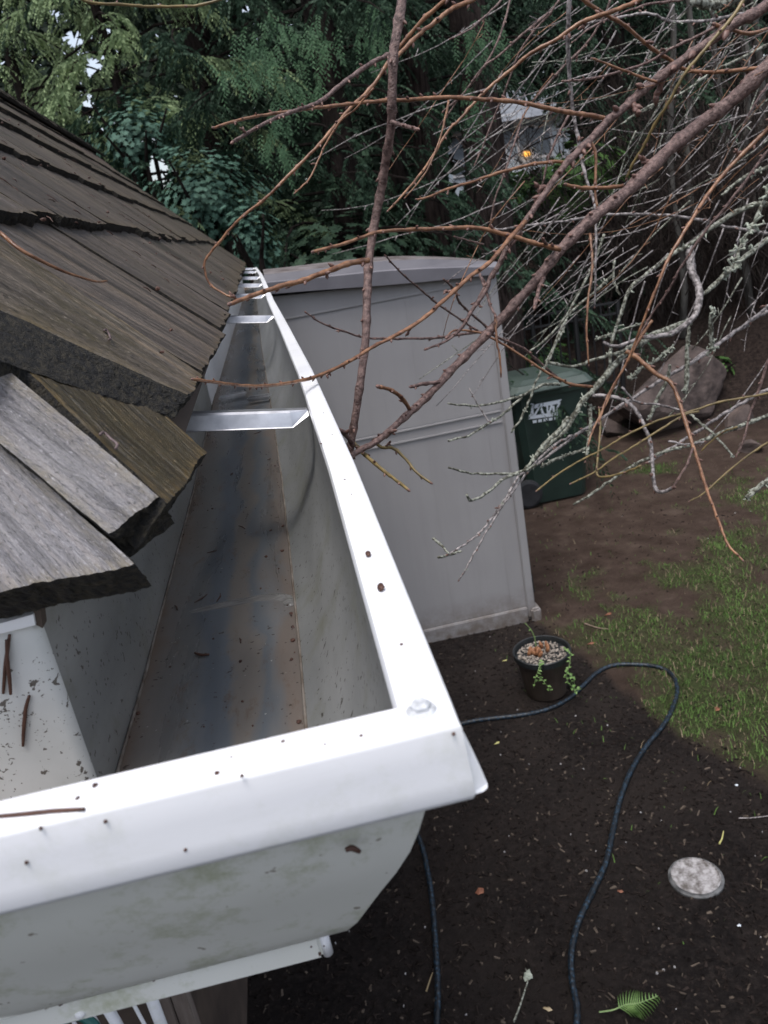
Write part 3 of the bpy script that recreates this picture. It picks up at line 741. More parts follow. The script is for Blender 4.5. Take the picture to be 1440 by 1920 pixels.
# roof: front trim following the slightly peaked outline, top sloping back
top = [(495, 515), (560, 508), (640, 498), (720, 489), (790, 486), (860, 487), (932, 491)]
bot = [(490, 553), (560, 547), (640, 541), (720, 535), (790, 529), (860, 522), (936, 514)]
YR = YS-.045
T_ = [ony(x, y, YR+.03) for x, y in top]; B_ = [ony(x, y, YR) for x, y in bot]
V = []; k = len(T_)
for i in range(k):
    t, bb = T_[i], B_[i]; m_ = t.lerp(bb, .42); m_.y = YR+.004
    bx = bb.copy(); back = Vector((t.x*1.0, YSB+.05, t.z-.16)); bk0 = Vector((t.x, YS+.6, t.z+.012))
    V += [Vector((bb.x, YS+.02, bb.z)), bb, Vector((m_.x, YR, m_.z)), Vector((m_.x, YR+.012, m_.z+.006)), t, bk0, back, Vector((t.x, YSB+.05, t.z-.24))]
kk = 8; Fc = []; fi = []
for i in range(k-1):
    for j in range(kk-1):
        Fc.append((i*kk+j, i*kk+j+1, (i+1)*kk+j+1, (i+1)*kk+j)); fi.append(1 if j in (4, 5) else 0)
Fc.append(tuple(range(kk))[::-1]); fi.append(0); Fc.append(tuple((k-1)*kk+j for j in range(kk))); fi.append(0)
mesh('roof', V, Fc, None, shed, mats=[M['shedroof'], M['shedtop']], fidx=fi)

# ================================================================== WHEELED BIN
yb = onz(1000, 950, G).y; bx0, bx1 = 1.955, 2.47
bn = empty('wheeled_bin', ((bx0+bx1)/2, yb+.3, G), 'dark green wheeled rubbish bin with white letters behind the shed', 'bin')
zt_ = -1.60; tx0, tx1 = 1.86, 2.60
def frustum(mb, a, bq, z0, z1, bev=.02):
    (x0, x1, y0, y1), (X0, X1, Y0, Y1) = a, bq; c = .05
    def ring(x0, x1, y0, y1, z): return [(x0+c, y0, z), (x1-c, y0, z), (x1, y0+c, z), (x1, y1-c, z), (x1-c, y1, z), (x0+c, y1, z), (x0, y1-c, z), (x0, y0+c, z)]
    V = ring(x0, x1, y0, y1, z0)+ring(X0, X1, Y0, Y1, z1)
    mb.add(V, [tuple(range(8))[::-1], tuple(range(8, 16))]+[(i, (i+1) % 8, 8+(i+1) % 8, 8+i) for i in range(8)])
b = MB(); frustum(b, (bx0, bx1, yb, yb+.5), (tx0+.03, tx1-.03, yb-.02, yb+.62), G+.02, zt_)
b.out('body', M['bin'], bn)
b = MB(); frustum(b, (tx0+.005, tx1-.005, yb-.05, yb+.66), (tx0, tx1, yb-.055, yb+.665), zt_, zt_+.05); b.out('rim', M['bin'], bn)
b = MB(); frustum(b, (tx0-.01, tx1+.01, yb-.06, yb+.68), (tx0+.03, tx1-.03, yb-.01, yb+.66), zt_+.052, zt_+.11)
b.tube([(tx0+.02, yb-.075, zt_+.06), (tx1-.3, yb-.075, zt_+.06)], .018, 8)
b.out('lid', M['binlid'], bn)
b = MB(); frustum(b, (tx0+.05, tx1-.05, yb+.02, yb+.64), (tx0+.10, tx1-.10, yb+.08, yb+.6), zt_+.111, zt_+.14); b.out('lid_panel', M['binlid'], bn)
for xx in (bx0-.015, bx1-.02):
    wh = MB(); cyl = [(.0, 0)]
    for j in range(28):
        pass
    cc = Vector((xx, yb+.06 if xx < 2.2 else yb+.42, G+.13))
    V = []; n_ = 28; pr = [(.06, -.028), (.105, -.030), (.128, -.022), (.130, .022), (.105, .030), (.06, .028)]
    for r_, x_ in pr:
        for j in range(n_): a = 2*math.pi*j/n_; V.append(cc+Vector((x_, r_*math.cos(a), r_*math.sin(a))))
    Fc = [(i*n_+j, i*n_+(j+1) % n_, (i+1)*n_+(j+1) % n_, (i+1)*n_+j) for i in range(5) for j in range(n_)]
    if xx < 2.2:                                  # the near wheel shows its face toward the yard
        V = [cc+Vector(((v-cc).y, (v-cc).x*1.0, (v-cc).z)) for v in V]
        V = [v+Vector((-.03, -.09, .01)) for v in V]
    w_ = mesh('wheel', V, Fc+[tuple(range(n_)), tuple(range(5*n_, 6*n_))[::-1]], M['rubber'], bn, smooth=False)
# decal: stylised white lettering on the front
dc = MB(); o_ = ony(1020, 772, yb-.024)
def dq(pts, mb, y=yb-.028, th=.004):
    V = []
    for x, y_ in pts:
        z = 0; p = ony(x, y_, yb-.030); f = (p.z-(G+.02))/(zt_-(G+.02)); p.y = yb-.02*f-.0035; V.append(p)
    V2 = [v+Vector((0, .003, 0)) for v in V]; n = len(V)
    mb.add(V+V2, [tuple(range(n))]+[(i, i+n, (i+1) % n+n, (i+1) % n) for i in range(n)])
dq([(998, 760), (1054, 749), (1048, 757), (1000, 767)], dc)           # top bar
dq([(996, 757), (1001, 757), (1001, 785), (992, 785)], dc)            # left stem
dq([(1001, 784), (1001, 780), (1046, 772), (1047, 780), (990, 787)], dc)
dq([(1010, 764), (1014, 763), (1003, 783), (999, 783)], dc); dq([(1012, 764), (1016, 763), (1022, 777), (1018, 779)], dc)
dq([(1024, 761), (1028, 760), (1031, 776), (1027, 777)], dc); dq([(1029, 776), (1033, 760), (1037, 760), (1033, 776)], dc)
dq([(1036, 762), (1040, 761), (1042, 774), (1038, 775)], dc); dq([(1040, 774), (1048, 756), (1052, 755), (1044, 773)], dc)
for i in range(5): dq([(1000+i*10, 789-i*1.6), (1007+i*10, 788-i*1.6), (1007+i*10, 782+5-i*1.6+6), (1000+i*10, 783+5-i*1.6+6)], dc)
dc.out('lettering', M['decal'], bn)

# ================================================================== PLANT POT
pc = onz(1018, 1308, G); pc.y += .05; pc = Vector((1.072, pc.y, G))
pot = empty('plant_pot', pc, 'dark nursery pot filled with gravel, bulbs and trailing weeds by the shed', 'plant pot')
ptop = ony(1018, 1218, pc.y).z; hh = ptop-G
b = MB(); b.lathe(pc, [(.105, 0), (.112, .01), (.142, hh-.05), (.144, hh-.035)], 40); b.out('pot_body', M['pot'], pot, smooth=False)
b = MB(); V = []
b.lathe(pc, [(.146, hh-.036), (.158, hh-.032), (.160, hh), (.156, hh+.003), (.150, hh+.001), (.146, hh-.03)], 48); b.out('pot_rim', M['potrim'], pot)
b = MB(); rs = random.Random(4)
b.lathe(pc, [(.01, hh-.030), (.145, hh-.034)][::-1]+[(.01, hh-.022)], 24)
for _ in range(420):
    a = rs.uniform(0, 6.28); r_ = .135*math.sqrt(rs.random()); s_ = rs.uniform(.004, .008)
    b.blob(pc+Vector((r_*math.cos(a), r_*math.sin(a), hh-.022)), s_, s_*.9, s_*.7, .2, 2, 1, rs.random()*9)
b.out('gravel', M['gravel'], pot)
b = MB()
for _ in range(15):
    a = rs.uniform(0, 6.28); r_ = .07*math.sqrt(rs.random()); p = pc+Vector((r_*math.cos(a)-.01, r_*math.sin(a)*.8+.02, hh-.012))
    d = Vector((rs.uniform(-.5, .5), rs.uniform(-.5, .5), 1)).normalized()
    b.tube([p-d*.01, p+d*.008, p+d*.022, p+d*.034], [.008, .012, .009, .003], 8)
b.out('bulbs', M['bulb'], pot, smooth=True)
def weed(path, leafn, name='weed', r_=.0022, ls=.022):
    st = MB(); P = smooth_path(path, 5); st.tube(P, [r_*(1-.5*i/len(P)) for i in range(len(P))], 6)
    o = st.out(name, M['stem'], pot, smooth=True); lf = MB()
    for i in range(leafn):
        p = P[int((i+1)/(leafn+1)*(len(P)-1))]; a = rs.uniform(0, 6.28); s_ = ls*rs.uniform(.6, 1.2)
        d = Vector((math.cos(a), math.sin(a)-.3, rs.uniform(-.2, .6))).normalized(); q = d.cross(Vector((0, 0, 1))).normalized()*s_*.42
        u = Vector((0, 0, 1))*s_*.12
        lf.add([p, p+d*s_*.4+q+u, p+d*s_-u, p+d*s_*.4-q+u, p+d*s_*.5], [(0, 1, 4), (1, 2, 4), (2, 3, 4), (3, 0, 4)])
    lf.out('leaf_cluster', M['leaf'], o)['kind'] = 'stuff'
pp = lambda x, y, dy=0: ony(x, y, pc.y+dy)
weed([pp(1005, 1212), pp(1002, 1195), pp(995, 1180), pp(984, 1168)], 2, ls=.016, r_=.004)
weed([pp(1055, 1215, -.08), pp(1068, 1222, -.13), pp(1068, 1245, -.16), pp(1062, 1270, -.18), pp(1075, 1290, -.2), pp(1090, 1292, -.2)], 26)
weed([pp(1062, 1262, -.16), pp(1075, 1272, -.2), pp(1078, 1300, -.2)], 14)
weed([pp(1020, 1240, -.12), pp(1012, 1250, -.17), pp(1005, 1270, -.18), pp(1000, 1290, -.18)], 13, ls=.024)
weed([pp(1005, 1268, -.17), pp(1020, 1278, -.19), pp(1033, 1298, -.19)], 9, ls=.02)

# ================================================================== HOSE
hp = [(1064, 2100), (1078, 1960), (1083, 1900), (1074, 1850), (1072, 1800), (1080, 1750), (1095, 1710), (1115, 1670), (1137, 1620), (1150, 1560), (1165, 1500), (1187, 1445), (1215, 1400), (1245, 1365), (1262, 1330), (1270, 1295), (1258, 1268), (1230, 1255), (1190, 1250), (1150, 1252), (1120, 1265), (1095, 1290), (1068, 1315), (1030, 1333), (980, 1345), (920, 1353), (875, 1360), (800, 1380), (740, 1425), (735, 1490), (770, 1545), (790, 1585), (803, 1640), (812, 1700), (818, 1780), (822, 1860), (820, 1930), (812, 2060)]
P = [gp(*q)+Vector((0, 0, .010)) for q in hp]; P = smooth_path(P, 14)
b = MB(); b.tube(P, .0115, 12)
def mat_hose():
    m, nt, b_ = base_mat('blue_black_braided_hose'); g = N(nt, b_); co = g.coord()
    vo = g.n('ShaderNodeTexVoronoi'); g.l(co, vo.inputs['Vector']); vo.inputs['Scale'].default_value = 75
    c = g.ramp(vo.outputs['Distance'], [(.25, (.018, .042, .070)), (.5, (.006, .009, .013))])
    g.set(Base_Color=c, Roughness=.45); g.bump(vo.outputs['Distance'], .6, .004); return m
tag(b.out('garden_hose', mat_hose(), smooth=True, loc=P[0]), 'dark blue braided garden hose looping over the bed past the pot', 'hose')

# ================================================================== CLEANOUT CAP
cc = gp(1305, 1650); cc.z = G+.012
cp = empty('cleanout_cap', cc, 'round pale mottled drain cap set in the dark bed', 'drain cap')
b = MB(); b.lathe(cc, [(.103, -.02), (.104, .003), (.098, .008)], 48); b.out('ring', M['capr'], cp)
b = MB(); b.lathe(cc, [(.091, .006), (.092, .012), (.087, .015), (.086, .012), (.01, .013)], 48); b.out('lid', M['capm'], cp)

# ================================================================== LITTER
def litter_leaf(px, py, s_, mat, name, label, cat, ang=0, asp=.5, grp=None, up=.004, pt=None):
    c = pt or gp(px, py); b = MB(); n = 10; V = [Vector((0, 0, .25*s_))]
    for i in range(n):
        a = 2*math.pi*i/n; r_ = s_*(1 if i % 2 == 0 else .8)
        V.append(Vector((math.cos(a)*r_, math.sin(a)*r_*asp, .12*s_*math.sin(a*2))))
    Fc = [(0, 1+i, 1+(i+1) % n) for i in range(n)]
    V = [Matrix.Rotation(ang, 3, 'Z') @ v for v in V]
    b.add([c+v+Vector((0, 0, up)) for v in V], Fc)
    o = b.out(name, mat, loc=c); md = o.modifiers.new('s', 'SOLIDIFY'); md.thickness = .001
    tag(o, label, cat, grp); return o
litter_leaf(900, 1674, .022, M['dead'], 'fallen_leaf', 'red brown leaf between the two strands of hose', 'leaf', .5, .8)
litter_leaf(932, 1398, .018, M['yleaf'], 'fallen_leaf', 'small curled yellow leaf just right of the gutter corner', 'leaf', .3, .4)
litter_leaf(946, 1240, .020, M['yleaf'], 'fallen_leaf', 'thin yellow leaf left of the plant pot', 'leaf', .1, .25)
litter_leaf(1345, 1332, .020, M['dead'], 'fallen_leaf', 'brown leaf lying on the green lawn', 'leaf', 1, .8)
litter_leaf(1140, 1153, .030, M['dead'], 'fallen_leaf', 'orange brown leaf on the dirt right of the shed foot', 'leaf', .3, .4)
litter_leaf(1108, 1208, .030, M['dead'], 'fallen_leaf', 'brown leaf just behind the plant pot rim', 'leaf', 0, .35)
litter_leaf(1027, 1895, .018, simple('tan_leaf', (.35, .26, .15), (.48, .38, .24), 30, .7), 'fallen_leaf', 'pale tan leaf near the bottom edge of the bed', 'leaf', -.6, .45)
litter_leaf(1163, 1673, .013, M['dead'], 'fallen_leaf', 'small red leaf beside the right strand of hose', 'leaf', -.6, .6)
litter_leaf(1381, 1474, .008, M['decal'], 'pebble', 'white pebble on the bed at the lawn edge', 'pebble', 0, .9, up=.006)
litter_leaf(1386, 1743, .008, M['decal'], 'pebble', 'white pebble below and right of the drain cap', 'pebble', 0, .8, up=.006)
def ground_twig(pts, r_, mat, label, name='fallen_twig', up=.008):
    P = smooth_path([gp(*q)+Vector((0, 0, up)) for q in pts], 5); b = MB(); b.tube(P, [r_*(1-.5*i/len(P)) for i in range(len(P))], 6)
    return tag(b.out(name, mat, loc=P[0], smooth=True), label, 'twig')
t_ = ground_twig([(965, 1925), (975, 1890), (985, 1860), (992, 1840), (986, 1822)], .004, M['barkl'], 'lichen tipped twig lying at the bottom of the bed')
b = MB(); b.blob(gp(991, 1838)+Vector((0, 0, .012)), .014, .018, .008, .6, 3, 2); b.out('lichen', M['lichen'], t_)
ground_twig([(1385, 1541), (1410, 1538), (1445, 1534)], .003, M['barkg'], 'thin pale stick on the bed at the right edge')
ground_twig([(1096, 1172), (1120, 1180), (1142, 1184)], .006, simple('tan_stick', (.14, .10, .075), (.22, .16, .12), 30, .8), 'short tan stick on the patchy grass behind the pot')
ground_twig([(800, 1862), (806, 1845), (812, 1828)], .004, simple('tan_stick', (.20, .15, .08), (.30, .23, .13), 30, .8), 'short tan stick touching the left strand of hose')
ground_twig([(1349, 1592), (1354, 1580), (1357, 1568)], .004, M['yleaf'], 'yellow green shoot above the drain cap', up=.015)
# fern frond
fp_ = [(1125, 1912), (1150, 1906), (1175, 1900), (1200, 1893), (1235, 1880)]
P = smooth_path([gp(*q)+Vector((0, 0, .03)) for q in fp_], 6)
fern = empty('fern_frond', P[0], 'green fern frond lying at the bottom edge of the bed', 'fern frond')
b = MB(); b.tube(P, [.003*(1-.6*i/len(P)) for i in range(len(P))], 6); b.out('stalk', M['stem'], fern)
b = MB()
for i in range(9, len(P)-1):
    t = (i-9)/(len(P)-10); L = .060*math.sin(math.pi*min(1, .25+.75*t))*(1-.2*t)+.008; ax = (P[min(i+1, len(P)-1)]-P[i-1]).normalized()
    for sg in (1, -1):
        d = (Vector((-ax.y, ax.x, 0))*sg+ax*.5).normalized(); q = ax*.0026
        b.add([P[i]-q, P[i]+q, P[i]+d*L*.7+q*.7+Vector((0, 0, .004)), P[i]+d*L-Vector((0, 0, .008)), P[i]+d*L*.7-q*.7+Vector((0, 0, .004))], [(0, 1, 2, 3, 4)])
b.out('leaflets', M['leaf'], fern)
# needles and crumbs on the gutter
def needle(P, r_, label, cat='needle', name='fir_needle', mat=None, grp=None):
    P = smooth_path(P, 5); b = MB(); b.tube(P, [r_*(.5+.5*math.sin(math.pi*(.12+.8*i/len(P)))) for i in range(len(P))], 8)
    return tag(b.out(name, mat or M['needle'], loc=P[0], smooth=True), label, cat, grp)
yw = YB-.0012
needle([ony(*q, yw) for q in [(55, 1304), (49, 1325), (46, 1350), (44, 1375), (43, 1399)]], .0010, 'thick brown fir needle stuck on the spattered white back wall')
needle([ony(*q, yw) for q in [(18, 1190), (14, 1220), (10, 1250), (6, 1300)]], .0010, 'dark needle hanging under the lowest shake at the left edge')
needle([ony(*q, yw-.002) for q in [(12, 1200), (14, 1240), (18, 1275), (20, 1302)]], .0010, 'dark needle right of the one at the left edge')
needle([onz(*q, -.1383) for q in [(-20, 1532), (40, 1527), (100, 1521), (159, 1517)]], .0007, 'long brown needle lying on the white front lip')
needle([onz(*q, -.2555) for q in [(365, 1224), (378, 1228), (392, 1227)]], .0010, 'short red needle on the stained trough floor')
needle([(ony(*q, .2085)) for q in [(648, 1594), (660, 1590), (675, 1597)]], .0010, 'brown cone scale stuck to the front face of the gutter', 'cone scale', 'cone_scale')
for q, s_, lab in [((690, 1038), .0024, 'upper brown seed on the white side lip'), ((714, 1101), .0028, 'lower brown seed on the white side lip')]:
    c = onz(*q, -.1376); b = MB(); b.blob(c, s_*.55, s_, s_*.45, .3, 2, 2, s_*900)
    tag(b.out('seed', M['needle'], loc=c, smooth=True), lab, 'seed', 'seeds on the gutter lip')
b = MB(); rs = random.Random(21)
for _ in range(60):
    if rs.random() < .12: c = Vector((rs.uniform(.014, .028), rs.uniform(.22, .7), -.1388))
    elif rs.random() < .12: c = Vector((rs.uniform(-.13, .02), rs.uniform(.200, .2100), -.1388))
    else: c = Vector((rs.uniform(-.135, -.035), rs.uniform(.24, 1.0), -.2566))
    s_ = rs.uniform(.0003, .0009); b.blob(c, s_, s_*1.3, s_*.6, .3, 2, 1, rs.random()*9)
for _ in range(150):
    yq = .24+1.4*rs.random()**1.6; c = Vector((rs.choice([-.135, -.034, rs.uniform(-.134, -.036)])+rs.uniform(-.001, .003), yq, -.2566)); s_ = .0003+.0016*rs.random()**4
    b.blob(c, s_, s_*1.4, s_*.5, .4, 2, 1, rs.random()*9)
for _ in range(9):
    c = Vector((rs.uniform(-.130, -.038), rs.uniform(.26, 1.2), -.2562)); a = rs.uniform(0, 3.1); d = Vector((math.cos(a), math.sin(a), 0))*rs.uniform(.003, .008); b.tube([c-d, c+d*.2+Vector((d.y, -d.x, 0))*.15, c+d], [.0004, .0006, .0003], 5)
for q in [(50, 1617), (454, 1454), (348, 1593), (198, 1540), (77, 1553), (851, 1376)]:
    b.blob(ony(*q, YO-.001), .0007, .0005, .0007, .3, 2, 1)
tag(b.out('grit', M['needle'], loc=(0, .3, -.2)), 'dark specks of grit on the gutter lip and floor', 'grit', kind='stuff')


# ================================================================== BARE TREES IN FRONT
def T5(*p): return [(840+x/2.4, y/2.4) for x, y in p]
def T7(*p): return [(840+x/2.4, 600+y/2.4) for x, y in p]
def T4(*p): return [(350+x/2.057, 450+y/2.057) for x, y in p]
def Fp(*p): return list(p)
rs = random.Random(17)
young = empty('bare_tree', (2.3, 1.5, G), 'bare young tree whose red brown budding branches cross the photo in front of the shed', 'tree')
olde = empty('lichen_tree', (3.6, 2.3, G), 'old bare tree with grey green lichen on its crooked twigs at the right', 'tree')
def branch(tree, name, pts, d0, d1, r0, r1, mat, buds=True, node=34, wob=.6, budsize=1.0, sides=7, la=0, ls=8):
    """a twig along the traced points, d0 -> d1 metres from the eye, radii in photo pixels; buds and lichen grow on its bark"""
    L = [0]
    for a, c in zip(pts, pts[1:]): L.append(L[-1]+math.dist(a, c))
    P = []; ph = rs.uniform(0, 50)
    for (x, y), l in zip(pts, L):
        t = l/L[-1]; P.append(at(x, y, d0+(d1-d0)*t+.03*math.sin(ph+l/90)))
    SP = smooth_path(P, 5); k = len(SP); b = MB(); R_ = []; nodes = []
    nxt = rs.uniform(.2, 1)*node; px = 0; fl = 0
    for i, p in enumerate(SP):
        t = i/(k-1); d = p.length; r_ = (r0+(r1-r0)*t)*d/F_PX
        if i: px += (SP[i]-SP[i-1]).length/d*F_PX
        m_ = 1
        if px > nxt: nodes.append(i); nxt += node*rs.uniform(.6, 1.4); m_ = 1.22
        R_.append(r_*m_*(1+.10*noise.noise(Vector((i*.7, ph, 0)))))
    SP = [p+Vector((noise.noise(Vector((i*.8, ph, 1))), noise.noise(Vector((i*.8, ph, 5))), noise.noise(Vector((i*.8, ph, 9)))))*wob*p.length/F_PX*2 for i, p in enumerate(SP)]
    b.tube(SP, R_, sides); fi = [0]*len(b.F)
    if buds:
        for j, i in enumerate(nodes):
            if i >= k-1: continue
            ax = (SP[min(i+1, k-1)]-SP[i-1]).normalized(); sd_ = ax.orthogonal(); sd_.rotate(Matrix.Rotation(rs.uniform(0, 6.28), 3, ax))
            r_ = R_[i]; d = (ax+sd_*.8).normalized(); s_ = r_*.8*budsize+.4*SP[i].length/F_PX
            c = SP[i]+sd_*r_*.5
            b.tube([c, c+d*s_*.8, c+d*s_*1.7, c+d*s_*2.3], [s_*.6, s_*.7, s_*.45, s_*.08], 6)
            if rs.random() < .12:                      # a short spur with a cluster of buds
                for q in range(3):
                    d2 = (d+Vector([rs.gauss(0, .5) for _ in range(3)])).normalized(); c2 = c+d*s_*(1+q)
                    b.tube([c2, c2+d2*s_, c2+d2*s_*2.2], [s_*.6, s_*.7, s_*.1], 5)
                b.tube([c, c+d*s_*4], [s_*.6, s_*.4], 5)
        e = SP[-1]; ax = (SP[-1]-SP[-2]).normalized(); s_ = R_[-1]*1.0
        b.tube([e-ax*s_, e+ax*s_*1.2, e+ax*s_*3], [s_*.8, s_*1.1, s_*.1], 6)
        fi += [1]*(len(b.F)-len(fi))
    for p, r_ in zip(SP, R_):
        if rs.random() < la:
            d = p.length/F_PX
            for _ in range(rs.randint(2, 6)):
                q = Vector([rs.gauss(0, 1) for _ in range(3)]).normalized()
                c = p+q*r_*.5; e = c+q*ls*d*rs.uniform(.2, .9)
                s2 = Vector([rs.gauss(0, 1) for _ in range(3)]).normalized()*ls*d*rs.uniform(.1, .35)
                b.tube([c, e+s2*.5, e+s2*1.5], [ls*d*.15, ls*d*.13, ls*d*.05], 4)
                if rs.random() < .4: b.tube([e+s2*.5, e+s2*.5+q.cross(s2).normalized()*ls*d*.4], [ls*d*.12, ls*d*.04], 4)
    fi += [2]*(len(b.F)-len(fi))
    o = mesh(name, b.V, b.F, None, tree, smooth=True, mats=[mat, M['bud'], M['lichen']], fidx=fi)
    return o, SP
B, O, Y_, Gk, Lm = M['barkb'], M['barko'], M['barky'], M['barkg'], M['barkl']
dd2 = lambda x: 1.02+(x-660)/780*.5
# main whips
main1, _ = branch(young, 'branch', Fp((770,-200),(764,-110),(757,-30),(748,40),(738,100),(735,180),(733,240),(722,310),(712,370),(700,430),(692,490),(688,560),(686,630),(678,700),(668,770),(660,820),(656,850),(654,875)), 1.15, 1.02, 8.2, 7.2, B, node=60, wob=.5, budsize=.5, sides=10)
main2, _ = branch(young, 'branch', Fp((1640,-90),(1540,25),(1440,125),(1370,190),(1310,235),(1250,285),(1180,355),(1110,410),(1050,470),(1010,520),(965,570),(900,640),(850,690),(800,745),(750,790),(710,825),(672,846),(655,860)), 1.68, 1.02, 12.5, 5, B, node=60, wob=.6, budsize=.5, sides=10)
main3, _ = branch(young, 'branch', Fp((1600,-90),(1500,-40))+T5((1400,50),(1300,100),(1160,200),(1060,270),(940,360),(860,420),(790,490),(720,540),(640,630),(530,740),(450,850),(380,950),(310,1050),(270,1100),(230,1190),(190,1250),(170,1310),(100,1410),(60,1480),(0,1520)), 1.75, 1.15, 9, 2.8, B, node=40, wob=.7)
